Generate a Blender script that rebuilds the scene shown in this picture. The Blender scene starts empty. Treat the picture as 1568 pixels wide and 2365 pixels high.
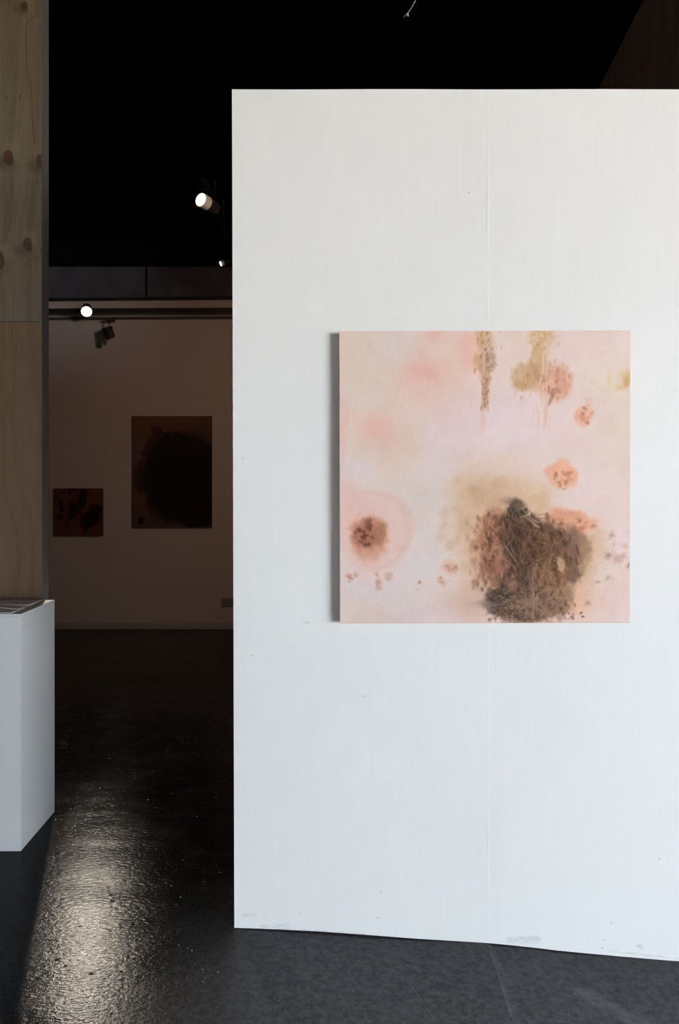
import bpy, bmesh, math, random
import numpy as np
from mathutils import Vector, Matrix

# ================================================================ camera, daylight, exposure
sc = bpy.context.scene
COL = sc.collection
FPX, CX, HZ, EYE = 1869.0, 784.0, 1110.0, 1.54        # focal length (px), principal column, horizon row, eye height
cam_d = bpy.data.cameras.new('camera')
cam_d.sensor_fit = 'VERTICAL'; cam_d.sensor_height = 36.0
cam_d.lens = FPX/2365*36.0
cam_d.shift_y = -(2365/2-HZ)/2365
cam_d.clip_start = 0.05
cam = bpy.data.objects.new('camera', cam_d); COL.objects.link(cam)
cam.location = (0, 0, EYE); cam.rotation_euler = (math.pi/2, 0, 0)
sc.camera = cam
sc.view_settings.view_transform = 'Standard'; sc.view_settings.look = 'None'
sc.view_settings.exposure = 0.0; sc.view_settings.gamma = 1.0; sc.view_settings.use_curve_mapping = False
sc.cycles.max_bounces = 6; sc.cycles.diffuse_bounces = 3; sc.cycles.glossy_bounces = 3
sc.cycles.sample_clamp_indirect = 4.0
sc.cycles.use_denoising = True

SKY = (0.80, 0.90, 1.0); GROUND = (1.0, 0.94, 0.85); SKY_S = 43.0; GROUND_S = 39.5
wd = bpy.data.worlds.new('daylight'); sc.world = wd; wd.use_nodes = True
nt = wd.node_tree; nt.nodes.clear()
tc = nt.nodes.new('ShaderNodeTexCoord'); sx = nt.nodes.new('ShaderNodeSeparateXYZ')
mr = nt.nodes.new('ShaderNodeMapRange'); mr.inputs[1].default_value = -0.12; mr.inputs[2].default_value = 0.12; mr.interpolation_type = 'SMOOTHSTEP'
mx = nt.nodes.new('ShaderNodeMix'); mx.data_type = 'RGBA'
mx.inputs[6].default_value = tuple(c*GROUND_S for c in GROUND)+(1,); mx.inputs[7].default_value = tuple(c*SKY_S for c in SKY)+(1,)
bg = nt.nodes.new('ShaderNodeBackground'); ow = nt.nodes.new('ShaderNodeOutputWorld')
nt.links.new(tc.outputs['Generated'], sx.inputs[0]); nt.links.new(sx.outputs[2], mr.inputs[0])
nt.links.new(mr.outputs[0], mx.inputs[0]); nt.links.new(mx.outputs[2], bg.inputs[0]); nt.links.new(bg.outputs[0], ow.inputs[0])

WX0, WX1, WZ0, WZ1, WY = 8.4, 18.8, 0.10, 3.7, -9.0    # shopfront window behind and to the right of the camera
VX0, VX1, VZ0, VZ1 = -3.45, -2.25, 1.15, 2.15          # added unseen opening in the same wall, fill light from the left
for a0, a1, c0, c1 in ((WX0, WX1, WZ0, WZ1), (VX0, VX1, VZ0, VZ1)):
    pl = bpy.data.lights.new('window_portal', 'AREA'); pl.shape = 'RECTANGLE'; pl.size = a1-a0; pl.size_y = c1-c0
    pl.cycles.is_portal = True
    po = bpy.data.objects.new('window_portal', pl); COL.objects.link(po)
    po.location = ((a0+a1)/2, WY-.02, (c0+c1)/2); po.rotation_euler = (-math.pi/2, 0, 0)    # faces into the room

LAMP1_W, LAMP2_W, LAMP3_W, FILL_W = 300.0, 6.0, 1.5, 78.0          # track spotlights, then the added fill light

# ================================================================ helpers
def px(u, v, d):
    """the place in the room at distance d that the photograph shows at column u, row v"""
    return Vector(((u-CX)/FPX*d, d, EYE+(HZ-v)/FPX*d))

def lin(c):
    c = np.asarray(c, float)/255.0
    return np.where(c <= .04045, c/12.92, ((c+.055)/1.055)**2.4)

def link(name, me, mat=None, parent=None):
    o = bpy.data.objects.new(name, me); COL.objects.link(o)
    if mat is not None: me.materials.append(mat)
    if parent is not None: o.parent = parent
    return o

def from_bm(name, bm, mat=None, parent=None, smooth=False):
    me = bpy.data.meshes.new(name); bm.normal_update(); bm.to_mesh(me); bm.free()
    if smooth:
        for p in me.polygons: p.use_smooth = True
    return link(name, me, mat, parent)

def empty(name, loc, rot=(0, 0, 0)):
    o = bpy.data.objects.new(name, None); COL.objects.link(o)
    o.location = loc; o.rotation_euler = rot; o.empty_display_size = .1
    return o

def tag(o, label, cat, group=None):
    o['label'] = label; o['category'] = cat
    if group: o['group'] = group
    return o

def struct(o, label=None):
    o['kind'] = 'structure'
    if label: o['label'] = label
    return o

def add_box(bm, x0, x1, y0, y1, z0, z1, bevel=0.0, seg=2):
    vs = [bm.verts.new((x, y, z)) for z in (z0, z1) for y in (y0, y1) for x in (x0, x1)]
    fs = [bm.faces.new([vs[i] for i in f]) for f in ((0, 2, 3, 1), (4, 5, 7, 6), (0, 1, 5, 4), (2, 6, 7, 3), (0, 4, 6, 2), (1, 3, 7, 5))]
    if bevel:
        es = list({e for f in fs for e in f.edges})
        bmesh.ops.bevel(bm, geom=es, offset=bevel, segments=seg, affect='EDGES', profile=.5)

def box(name, x0, x1, y0, y1, z0, z1, mat, parent=None, bevel=0.0):
    bm = bmesh.new(); add_box(bm, x0, x1, y0, y1, z0, z1, bevel)
    return from_bm(name, bm, mat, parent)

def add_tube(bm, pts, r, n=10, caps=True):
    pts = [Vector(p) for p in pts]; rings = []
    up = Vector((0, 0, 1))
    for i, p in enumerate(pts):
        t = (pts[min(i+1, len(pts)-1)]-pts[max(i-1, 0)]).normalized()
        a = t.cross(up)
        if a.length < 1e-3: a = t.cross(Vector((0, 1, 0)))
        a.normalize(); b = t.cross(a)
        rr = r[i] if isinstance(r, (list, tuple)) else r
        rings.append([bm.verts.new(p+(a*math.cos(2*math.pi*k/n)+b*math.sin(2*math.pi*k/n))*rr) for k in range(n)])
    for A, B in zip(rings, rings[1:]):
        for k in range(n): bm.faces.new((A[k], A[(k+1) % n], B[(k+1) % n], B[k]))
    if caps:
        bm.faces.new(rings[0][::-1]); bm.faces.new(rings[-1])

def tube(name, pts, r, mat, parent=None, n=10):
    bm = bmesh.new(); add_tube(bm, pts, r, n); return from_bm(name, bm, mat, parent, True)

def lathe(name, prof, mat, parent=None, n=28, close=True):
    """profile of (radius, height) turned round the local Z axis"""
    bm = bmesh.new(); rings = []
    for r, z in prof:
        if r < 1e-6: rings.append([bm.verts.new((0, 0, z))])
        else: rings.append([bm.verts.new((r*math.cos(2*math.pi*k/n), r*math.sin(2*math.pi*k/n), z)) for k in range(n)])
    for A, B in zip(rings, rings[1:]):
        for k in range(n):
            a, b = A[k % len(A)], A[(k+1) % len(A)]; c, d = B[(k+1) % len(B)], B[k % len(B)]
            vs = []
            for v in (a, b, c, d):
                if v not in vs: vs.append(v)
            if len(vs) > 2: bm.faces.new(vs)
    bmesh.ops.recalc_face_normals(bm, faces=bm.faces)
    return from_bm(name, bm, mat, parent, False)

class NT:
    """small node-tree writer"""
    def __init__(s, name, rough=.6, spec=.5, metal=0):
        s.m = bpy.data.materials.new(name); s.m.use_nodes = True; s.t = s.m.node_tree
        s.b = s.t.nodes['Principled BSDF']
        s.b.inputs['Roughness'].default_value = rough; s.b.inputs['Specular IOR Level'].default_value = spec
        s.b.inputs['Metallic'].default_value = metal
        s._c = None
    def node(s, k, **kw):
        n = s.t.nodes.new(k)
        for a, v in kw.items(): setattr(n, a, v)
        return n
    def put(s, sock, v):
        if hasattr(v, 'links') or isinstance(v, bpy.types.NodeSocket): s.t.links.new(v, sock)
        elif isinstance(v, (tuple, list)) and len(v) == 3 and sock.type == 'RGBA': sock.default_value = (*v, 1)
        else: sock.default_value = v
    def co(s):
        if s._c is None: s._c = s.node('ShaderNodeNewGeometry').outputs['Position']
        return s._c
    def mapped(s, scale=(1, 1, 1), loc=(0, 0, 0), rot=(0, 0, 0)):
        n = s.node('ShaderNodeMapping'); s.put(n.inputs[0], s.co())
        n.inputs['Scale'].default_value = scale; n.inputs['Location'].default_value = loc; n.inputs['Rotation'].default_value = rot
        return n.outputs[0]
    def noise(s, scale, detail=4, rough=.55, vec=None, dist=0):
        n = s.node('ShaderNodeTexNoise'); s.put(n.inputs['Vector'], vec if vec is not None else s.co())
        n.inputs['Scale'].default_value = scale; n.inputs['Detail'].default_value = detail; n.inputs['Roughness'].default_value = rough
        n.inputs['Distortion'].default_value = dist
        return n.outputs[0]
    def vor(s, scale, vec=None, rnd=1.0):
        n = s.node('ShaderNodeTexVoronoi'); s.put(n.inputs['Vector'], vec if vec is not None else s.co())
        n.inputs['Scale'].default_value = scale; n.inputs['Randomness'].default_value = rnd
        return n
    def math(s, op, a, b=0.0, c=0.0, clamp=False):
        n = s.node('ShaderNodeMath', operation=op, use_clamp=clamp)
        for i, v in enumerate((a, b, c)): s.put(n.inputs[i], v)
        return n.outputs[0]
    def ramp(s, x, a, b, y0=0.0, y1=1.0):
        n = s.node('ShaderNodeMapRange', interpolation_type='SMOOTHSTEP')
        for i, v in enumerate((x, a, b, y0, y1)): s.put(n.inputs[i], v)
        return n.outputs[0]
    def mix(s, f, a, b):
        n = s.node('ShaderNodeMix', data_type='RGBA'); s.put(n.inputs[0], f); s.put(n.inputs[6], a); s.put(n.inputs[7], b)
        return n.outputs[2]
    def xyz(s):
        n = s.node('ShaderNodeSeparateXYZ'); s.put(n.inputs[0], s.co()); return n.outputs
    def bump(s, h, dist=.01, strength=1.0, prev=None):
        n = s.node('ShaderNodeBump'); n.inputs['Distance'].default_value = dist; n.inputs['Strength'].default_value = strength
        s.put(n.inputs['Height'], h)
        if prev is not None: s.put(n.inputs['Normal'], prev)
        return n.outputs[0]
    def seg(s, X, Y, p, q, w):
        """1 on a scratch from p to q of half width w, 0 elsewhere"""
        dx, dy = q[0]-p[0], q[1]-p[1]; L2 = dx*dx+dy*dy
        ax = s.math('SUBTRACT', X, p[0]); ay = s.math('SUBTRACT', Y, p[1])
        t = s.math('DIVIDE', s.math('ADD', s.math('MULTIPLY', ax, dx), s.math('MULTIPLY', ay, dy)), L2, clamp=True)
        ex = s.math('SUBTRACT', ax, s.math('MULTIPLY', t, dx)); ey = s.math('SUBTRACT', ay, s.math('MULTIPLY', t, dy))
        d = s.math('SQRT', s.math('ADD', s.math('MULTIPLY', ex, ex), s.math('MULTIPLY', ey, ey)))
        return s.ramp(d, w, w*.3)
    def out(s, color=None, rough=None, normal=None):
        if color is not None: s.put(s.b.inputs['Base Color'], color)
        if rough is not None: s.put(s.b.inputs['Roughness'], rough)
        if normal is not None: s.put(s.b.inputs['Normal'], normal)
        return s.m

def plain(name, col, rough=.6, spec=.5, metal=0, nz=.06, scale=30):
    """a flat colour with a little procedural unevenness"""
    n = NT(name, rough, spec, metal); f = n.noise(scale, 3)
    lo = tuple(c*(1-nz) for c in col); hi = tuple(min(1, c*(1+nz)) for c in col)
    return n.out(n.mix(f, lo, hi))

def emit(name, col, strength):
    n = NT(name, .4); n.b.inputs['Emission Color'].default_value = (*col, 1); n.b.inputs['Emission Strength'].default_value = strength
    return n.out((.9, .85, .8))

CANVAS_GAIN, FAR_GAIN = 1.07, .85
# ---------------------------------------------------------------- pigment painting (numpy), colours per vertex
def vnoise(X, Y, cell, seed, aspect=1.0):
    """smooth value noise in [-1,1]; cell = feature size, aspect>1 stretches features vertically"""
    r = np.random.RandomState(seed)
    G = r.uniform(-1, 1, (128, 128))
    x = X/cell + 11.3; y = Y/(cell*aspect) + 7.7
    xi = np.floor(x).astype(int); yi = np.floor(y).astype(int)
    fx = x-xi; fy = y-yi
    fx = fx*fx*(3-2*fx); fy = fy*fy*(3-2*fy)
    a = G[yi % 128, xi % 128]; b = G[yi % 128, (xi+1) % 128]
    c = G[(yi+1) % 128, xi % 128]; d = G[(yi+1) % 128, (xi+1) % 128]
    return (a*(1-fx)+b*fx)*(1-fy)+(c*(1-fx)+d*fx)*fy

def fbm(X, Y, cell, seed, octaves=4, aspect=1.0):
    s = 0; amp = 1; tot = 0
    for k in range(octaves):
        s = s+amp*vnoise(X, Y, cell/2**k, seed+17*k, aspect); tot += amp; amp *= .55
    return s/tot

def sstep(a, b, x):
    t = np.clip((x-a)/(b-a), 0, 1)
    return t*t*(3-2*t)

class Paint:
    def __init__(s, W, H, x0, y0, x1, y1, base):
        s.x0, s.y0, s.x1, s.y1 = x0, y0, x1, y1
        s.X, s.Y = np.meshgrid(np.linspace(x0, x1, W), np.linspace(y0, y1, H))
        s.C = np.zeros((H, W, 3))+np.array(base, float)
        s.W, s.H = W, H
        s.sx = (W-1)/(x1-x0); s.sy = (H-1)/(y1-y0)
        s.warp = {}
    def w(s, amt, cell, seed=5, aspect=1.0):
        k = (cell, seed, aspect)
        if k not in s.warp:
            s.warp[k] = (fbm(s.X, s.Y, cell, seed, 4, aspect), fbm(s.X, s.Y, cell, seed+100, 4, aspect))
        a, b = s.warp[k]
        return s.X+amt*a*1.6, s.Y+amt*b*1.6
    def mix(s, m, col):
        m = np.clip(m, 0, 1)[..., None]
        s.C = s.C*(1-m)+np.array(col, float)*m
    def mul(s, m, f):
        m = np.clip(m, 0, 1)[..., None]
        s.C = s.C*(1-m*(1-np.array(f, float)))
    def d(s, cx, cy, rx, ry, rot, X, Y):
        c, n = math.cos(rot), math.sin(rot)
        dx, dy = X-cx, Y-cy
        return np.sqrt(((dx*c+dy*n)/rx)**2+((-dx*n+dy*c)/ry)**2)
    def win(s, cx, cy, r):
        i0 = max(0, int((cx-r-s.x0)*s.sx)); i1 = min(s.W, int((cx+r-s.x0)*s.sx)+2)
        j0 = max(0, int((cy-r-s.y0)*s.sy)); j1 = min(s.H, int((cy+r-s.y0)*s.sy)+2)
        return slice(j0, max(j0, j1)), slice(i0, max(i0, i1))
    def put(s, w_, m, col):
        m = np.clip(m, 0, 1)[..., None]
        s.C[w_] = s.C[w_]*(1-m)+np.array(col, float)*m
    def tx(s, cell, seed, aspect):
        k = ('t', cell, seed, aspect)
        if k not in s.warp: s.warp[k] = fbm(s.X, s.Y, cell, seed, 3, aspect)
        return s.warp[k]
    def soft(s, cx, cy, rx, ry, col, a, rot=0, amt=25, cell=90, seed=5):
        w_ = s.win(cx, cy, max(rx, ry)*2.2+amt*2)
        X, Y = s.w(amt, cell, seed)
        s.put(w_, a*np.exp(-s.d(cx, cy, rx, ry, rot, X[w_], Y[w_])**2*1.1), col)
    def blob(s, cx, cy, rx, ry, col, a, rot=0, edge=.3, amt=10, cell=30, seed=9, aspect=1.0, tex=0, tcell=8):
        amt = min(amt, .38*min(rx, ry)+.8)
        w_ = s.win(cx, cy, max(rx, ry)*(1+edge)+amt*1.7+2)
        if w_[0].stop <= w_[0].start or w_[1].stop <= w_[1].start: return
        cell = min((6, 9, 12, 16, 22, 30, 46), key=lambda q: abs(q-cell)); aspect = 2.0 if aspect > 1.3 else 1.0
        k = ('n', cell, seed, aspect)
        if k not in s.warp: s.warp[k] = (fbm(s.X, s.Y, cell, seed, 4, aspect), fbm(s.X, s.Y, cell, seed+100, 4, aspect))
        u, v = s.warp[k]
        m = a*(1-sstep(1-edge, 1+edge, s.d(cx, cy, rx, ry, rot, s.X[w_]+amt*1.6*u[w_], s.Y[w_]+amt*1.6*v[w_])))
        if tex:
            m = m*(1+tex*s.tx(tcell, seed+3, aspect)[w_])
        s.put(w_, m, col)
    def line(s, pts, width, col, a, taper=True, smooth=True):
        pts = np.array(pts, float)
        if smooth and len(pts) > 2:                       # Catmull-Rom
            P = np.vstack([2*pts[0]-pts[1], pts, 2*pts[-1]-pts[-2]]); out = []
            for i in range(1, len(P)-2):
                for t in np.linspace(0, 1, 12, endpoint=False):
                    out.append(.5*((2*P[i])+(-P[i-1]+P[i+1])*t+(2*P[i-1]-5*P[i]+4*P[i+1]-P[i+2])*t*t+(-P[i-1]+3*P[i]-3*P[i+1]+P[i+2])*t**3))
            out.append(pts[-1]); pts = np.array(out)
        pad = width*3+2
        i0 = max(0, int((pts[:, 0].min()-pad-s.x0)*s.sx)); i1 = min(s.W, int((pts[:, 0].max()+pad-s.x0)*s.sx)+2)
        j0 = max(0, int((pts[:, 1].min()-pad-s.y0)*s.sy)); j1 = min(s.H, int((pts[:, 1].max()+pad-s.y0)*s.sy)+2)
        if i1 <= i0 or j1 <= j0: return
        X = s.X[j0:j1, i0:i1]; Y = s.Y[j0:j1, i0:i1]
        m = np.zeros(X.shape); n = len(pts)-1
        for k in range(n):
            p, q = pts[k], pts[k+1]; v = q-p; L = v@v+1e-9
            t = np.clip(((X-p[0])*v[0]+(Y-p[1])*v[1])/L, 0, 1)
            dd = (X-p[0]-t*v[0])**2+(Y-p[1]-t*v[1])**2
            wt = math.sin(math.pi*(k+.5)/n)**.5 if taper else 1
            m = np.maximum(m, wt*np.exp(-dd/(width**2)))
        m = (a*m)[..., None]
        s.C[j0:j1, i0:i1] = s.C[j0:j1, i0:i1]*(1-m)+np.array(col, float)*m

def hairs(P, rng, n, region, col, a, L=(40, 120), width=1.6, ang=(1.2, 1.9), curl=.5, dark=165):
    """fine wandering strands, region = list of (cx,cy,rx,ry)"""
    for _ in range(n):
        cx, cy, rx, ry = region[rng.randint(len(region))]
        x = cx+rng.normal()*rx*.5; y = cy+rng.normal()*ry*.5
        th = rng.uniform(*ang); ln = rng.uniform(*L); pts = [(x, y)]
        if rng.rand() < .5: th += math.pi
        for k in range(5):
            th += rng.normal()*curl*.4
            x += math.cos(th)*ln/5; y += math.sin(th)*ln/5; pts.append((x, y))
        lums = [P.C[min(P.H-1, max(0, int((q[1]-P.y0)*P.sy))), min(P.W-1, max(0, int((q[0]-P.x0)*P.sx)))].mean() for q in pts]
        if max(lums) > dark: continue
        c = np.array(col[rng.randint(len(col))], float)
        P.line(pts, width*rng.uniform(.7, 1.3), c, a*rng.uniform(.4, 1))

def paint_mole(N):
    """the pink canvas; coordinates run 52..1513 across and 55..1520 down"""
    P = Paint(N, N, 52, 55, 1513, 1520, (224, 204, 200))
    S, B = P.soft, P.blob
    # ground: drifting beiges, pinks, lilacs
    for a in [(120,180,220,190,(217,201,186),.9),(300,150,150,200,(216,203,198),.8),(360,110,70,60,(214,206,205),.8),
              (130,320,160,60,(216,198,182),.6),(120,400,120,80,(219,205,200),.7),(75,140,25,120,(224,188,178),.5),
              (300,420,200,90,(217,202,192),.6),(520,320,230,170,(224,192,182),.85),(500,270,120,60,(220,174,168),.85),
              (400,300,60,30,(221,178,170),.5),(560,120,150,80,(224,190,180),.6),(650,230,120,80,(222,190,176),.6),
              (520,75,60,25,(226,176,170),.6),(620,150,70,50,(220,202,184),.6),(710,110,60,70,(229,183,174),.9),(720,200,50,60,(229,182,174),.7),
              (760,270,22,30,(228,180,178),.6),(230,540,110,70,(228,176,168),.9),(260,600,100,60,(226,178,168),.5),(62,560,25,160,(230,176,168),.65),(110,520,90,100,(222,194,182),.6),
              (360,640,180,130,(216,190,176),.75),(440,620,70,80,(213,192,174),.7),(130,650,90,70,(216,200,186),.6),
              (330,770,130,60,(218,194,178),.5),(130,745,100,60,(220,204,208),.85),(320,820,160,60,(216,204,196),.6),
              (650,480,160,120,(222,198,198),.6),(700,620,260,110,(222,202,206),.8),(560,700,120,120,(218,202,204),.6),
              (900,470,220,110,(226,204,212),.8),(900,580,250,60,(227,209,212),.8),(880,160,90,140,(228,206,200),.6),
              (960,130,40,100,(222,204,188),.5),(1250,150,220,90,(228,204,200),.8),(1200,180,80,50,(230,196,196),.5),(1370,170,90,60,(227,200,198),.6),
              (1450,150,60,110,(224,210,202),.6),(1330,300,150,90,(226,212,202),.85),(1440,330,90,60,(221,204,184),.7),(1480,280,30,50,(214,190,152),.6),
              (1150,500,140,90,(230,204,202),.6),(1330,520,140,60,(228,206,196),.5),(1440,560,100,120,(222,204,192),.8),(1400,720,140,110,(222,204,194),.7),
              (1480,900,50,120,(220,202,192),.6),(1330,900,120,120,(230,204,204),.8),(1200,640,130,60,(230,206,202),.6),
              (850,700,160,60,(228,204,194),.6),(900,740,140,40,(226,200,188),.5),(520,900,120,120,(214,202,198),.8),(450,880,60,80,(212,198,194),.5),
              (450,1050,90,200,(215,202,198),.7),(560,1130,90,140,(214,200,192),.7),(480,1260,130,90,(216,204,208),.8),
              (140,1360,110,60,(216,204,204),.8),(260,1360,120,60,(212,202,204),.7),(160,1460,110,60,(213,194,184),.7),
              (330,1470,120,50,(208,190,182),.6),(450,1480,150,60,(212,192,202),.8),(400,1400,120,60,(214,202,200),.6),
              (600,1420,110,80,(214,190,182),.7),(700,1400,70,110,(210,182,166),.6),(650,1200,60,180,(222,196,182),.6),(1400,1100,110,130,(230,206,204),.8),
              (1450,1350,110,120,(224,196,190),.8),(1400,1280,90,60,(228,208,198),.7),(1420,1440,120,50,(224,194,190),.7),
              (90,850,60,60,(226,190,186),.6),(1500,700,30,300,(222,202,190),.4)]:
        S(*a)
    P.C += (fbm(P.X, P.Y, 120, 41, 3)*4)[..., None]*np.array([1, 1.1, 1.2])
    P.C += (fbm(P.X, P.Y, 45, 43, 3)*2.2)[..., None]*np.array([.6, 1.3, 1.2])
    # halo round the left mole
    X, Y = P.w(14, 60)
    D = P.d(210, 1050, 190, 200, 0, X, Y)
    P.mix(.65*(1-sstep(.75, 1.08, D)), (224, 188, 181))
    P.mix(.42*np.exp(-((D-.98)/.10)**2)*sstep(-250, 60, P.X-P.Y*.05-180), (214, 176, 166))
    S(110, 940, 70, 80, (228, 186, 180), .6); S(190, 1240, 70, 60, (226, 186, 182), .6); S(330, 1010, 40, 60, (226, 196, 190), .5)
    S(395, 1000, 24, 60, (218, 186, 178), .55); S(355, 1140, 22, 28, (214, 178, 168), .5)
    B(200, 1075, 98, 95, (214, 158, 138), .8, 0, .3, 12, 24, tex=.3)
    B(198, 1110, 84, 100, (200, 148, 126), .7, 0, .3, 12, 24, tex=.3)
    B(198, 1065, 84, 70, (184, 128, 108), .8, -.1, .35, 12, 20, tex=.4, tcell=10)
    B(188, 1085, 62, 58, (160, 104, 86), .65, .2, .5, 10, 20, tex=.5, tcell=10)
    B(245, 1080, 34, 44, (168, 124, 98), .5, .3, .5, 8, 16, tex=.4)
    B(268, 1040, 22, 28, (164, 118, 92), .5, .6, .5, 6, 12)
    for x, y, rx, ry, al in [(150,1052,13,9,.75),(174,1060,9,7,.8),(182,1078,12,8,.85),(172,1090,14,9,.85),(205,1048,8,9,.7),(190,1040,9,8,.6),
                             (178,1125,8,12,.6),(196,1125,10,11,.65),(206,1030,12,8,.5),(215,1088,10,8,.4),(128,1065,9,8,.5),(160,1110,10,8,.35),(196,1010,18,20,.45)]:
        B(x, y, rx, ry, (104, 54, 42), al, .4, .7, 6, 9)
    # small marks lower left
    for x, y, rx, ry, c, al in [(97,1282,15,13,(196,142,122),.75),(108,1292,12,8,(176,122,104),.6),(100,1308,7,8,(186,146,128),.6),(132,1278,9,10,(192,148,130),.75),(126,1266,6,4,(190,150,136),.5),
        (236,1273,10,10,(190,152,138),.75),(244,1286,8,6,(194,158,144),.6),(297,1284,20,18,(196,166,156),.85),(292,1302,12,10,(200,172,164),.7),(305,1270,12,9,(204,178,170),.5),
        (243,1310,15,10,(188,144,126),.75),(252,1320,15,12,(196,156,138),.65),(246,1344,15,12,(194,152,132),.7),(240,1328,8,10,(182,138,122),.5),
        (454,1314,12,10,(206,160,142),.75),(454,1315,5,5,(140,96,76),.8),(448,1345,8,5,(192,178,166),.6),(444,1352,9,3,(190,176,164),.5),
        (562,1300,14,16,(206,158,138),.75),(570,1316,18,9,(196,148,128),.65),(548,1296,8,8,(204,158,140),.6),(560,1288,5,7,(170,122,100),.6),(598,1306,7,5,(200,160,142),.7),(574,1330,8,7,(200,156,138),.5),
        (604,1238,38,28,(216,166,148),.8),(592,1216,22,20,(222,184,170),.6),(592,1234,12,8,(160,112,92),.55),(634,1244,13,12,(178,118,98),.7),(606,1254,14,7,(186,132,112),.55),(638,1236,6,6,(150,98,80),.5),(628,1262,14,8,(206,150,130),.5)]:
        B(x, y, rx, ry, c, al*.92, .2, .75, 7, 12)
    # peach moles at right
    B(1170, 775, 74, 64, (228, 166, 142), .95, .2, .22, 12, 34, tex=.08)
    B(1115, 762, 34, 20, (224, 168, 148), .8, .1, .5, 8, 20); B(1180, 716, 26, 26, (228, 182, 164), .6, 0, .7, 10, 20)
    B(1175, 800, 66, 50, (230, 176, 150), .7, 0, .3, 10, 24)
    B(1232, 790, 18, 34, (220, 172, 142), .5, 0, .7, 6, 20)
    for x, y, rx, ry, al, ro in [(1140,768,9,6,.45,.4),(1138,780,8,13,.55,.3),(1131,796,6,6,.3,0),(1176,764,9,7,.4,.8),(1194,770,7,12,.5,.5),(1178,776,6,5,.35,0),(1213,764,10,6,.5,-.5),(1207,776,7,5,.4,0),(1202,792,8,7,.4,.3),
                                 (1168,800,6,8,.25,0),(1186,806,8,8,.3,.5),(1152,812,9,5,.5,-.3),(1160,822,7,9,.55,.3),(1162,836,6,6,.4,0),(1190,820,9,8,.55,-.6),(1199,808,5,6,.35,0),(1183,846,9,4,.55,-.4),(1216,800,7,6,.25,0)]:
        B(x, y+2, rx, ry, (146, 92, 72), al, ro, .9, 6, 9)
    B(1280, 482, 48, 50, (224, 178, 158), .85, .3, .25, 10, 30)
    B(1305, 430, 18, 34, (224, 186, 168), .7, 0, .7, 8, 20)
    for x, y, rx, ry, c, al in [(1286,448,12,9,(190,128,100),.75),(1274,470,11,10,(186,126,98),.75),(1273,488,22,14,(202,146,116),.7),(1275,506,20,10,(204,148,118),.55),
        (1302,492,7,11,(202,152,122),.7),(1299,518,12,10,(192,138,106),.8),(1322,470,9,18,(206,162,138),.7),(1245,485,14,18,(222,166,142),.6),(1300,430,10,8,(206,150,126),.35)]:
        B(x, y, rx, ry, c, al, .5, .5, 5, 10)
    # ochre at the right edge
    B(1500, 300, 26, 42, (206, 176, 136), .8, .2, .6, 12, 24, tex=.3); B(1470, 335, 30, 16, (212, 184, 144), .7, -.3, .7, 10, 16)
    B(1410, 295, 12, 40, (218, 198, 160), .6, .1, .8, 10, 20); B(1495, 316, 14, 22, (190, 152, 104), .5, 0, .7, 8, 12)
    B(1350, 330, 60, 12, (222, 196, 176), .5, .6, .8, 12, 18)
    # second mottled field: ochre column, tan wings, rose patch (upper right)
    B(1065, 85, 66, 50, (206, 180, 148), .85, 0, .3, 14, 26, tex=.25, tcell=14)
    B(1070, 130, 42, 70, (214, 190, 162), .85, 0, .35, 12, 24, aspect=1.5, tex=.25, tcell=12)
    B(1050, 215, 42, 90, (202, 168, 134), .85, 0, .3, 12, 22, aspect=2, tex=.3, tcell=12)
    B(985, 290, 66, 62, (202, 172, 142), .9, .3, .25, 14, 26, tex=.25, tcell=10)
    B(960, 330, 40, 26, (188, 152, 110), .6, .2, .5, 12, 18, tex=.4)
    B(1035, 290, 46, 66, (198, 160, 128), .7, 0, .4, 12, 22, aspect=2.5, tex=.4)
    B(1090, 250, 44, 56, (204, 174, 152), .7, 0, .4, 12, 20, aspect=2, tex=.3)
    B(1155, 325, 66, 92, (216, 168, 150), .85, .15, .3, 14, 24, aspect=1.6, tex=.25, tcell=12)
    B(1150, 280, 36, 60, (204, 150, 130), .55, .3, .4, 12, 16, aspect=2, tex=.5)
    B(1100, 340, 50, 60, (220, 178, 158), .7, 0, .5, 12, 20, aspect=2, tex=.3)
    B(1128, 362, 26, 20, (176, 130, 110), .75, -.5, .4, 8, 12, tex=.5); B(1112, 400, 9, 34, (176, 128, 108), .75, .35, .4, 6, 12)
    B(1190, 345, 20, 34, (206, 150, 132), .5, 0, .5, 8, 14)
    for k in range(60):
        r = np.random.RandomState(300+k); x = r.normal(1140, 38); y = r.normal(310, 50)
        B(x, y, r.uniform(3, 6), r.uniform(5, 14), (178, 122, 100), r.uniform(.15, .4), r.uniform(-.2, .4), .8, 3, 8)
    for k in range(34):
        r = np.random.RandomState(500+k); x = r.normal(1068, 26); y = r.uniform(60, 150)
        B(x, y, r.uniform(3, 9), r.uniform(3, 9), (176, 140, 88), r.uniform(.15, .45), 0, .8, 3, 8)
    for k in range(46):
        r = np.random.RandomState(700+k); x = r.normal(1015, 42); y = r.normal(280, 48)
        B(x, y, r.uniform(3, 6), r.uniform(6, 18), (166, 126, 84), r.uniform(.12, .35), r.uniform(-.1, .2), .8, 3, 8)
    for x, y0, y1, wd, c, al in [(1046,230,330,4,(176,124,84),.5),(1038,220,310,3,(184,136,96),.4),(1030,240,300,3,(180,136,96),.4),(1072,160,275,4,(230,208,194),.9),
                                 (1048,440,550,6,(222,180,160),.6),(1080,420,545,9,(220,178,158),.6),(1088,380,520,5,(212,168,146),.5),(1040,400,470,4,(220,190,170),.5),
                                 (1024,430,500,4,(218,196,176),.5),(1064,330,430,5,(216,176,152),.4),(1100,440,590,4,(224,194,186),.45),(1076,520,588,3,(220,190,170),.35),
                                 (1020,455,520,2,(212,192,170),.4),(1105,470,520,3,(220,180,164),.4),(1064,470,540,4,(230,206,200),.5)]:
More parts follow.
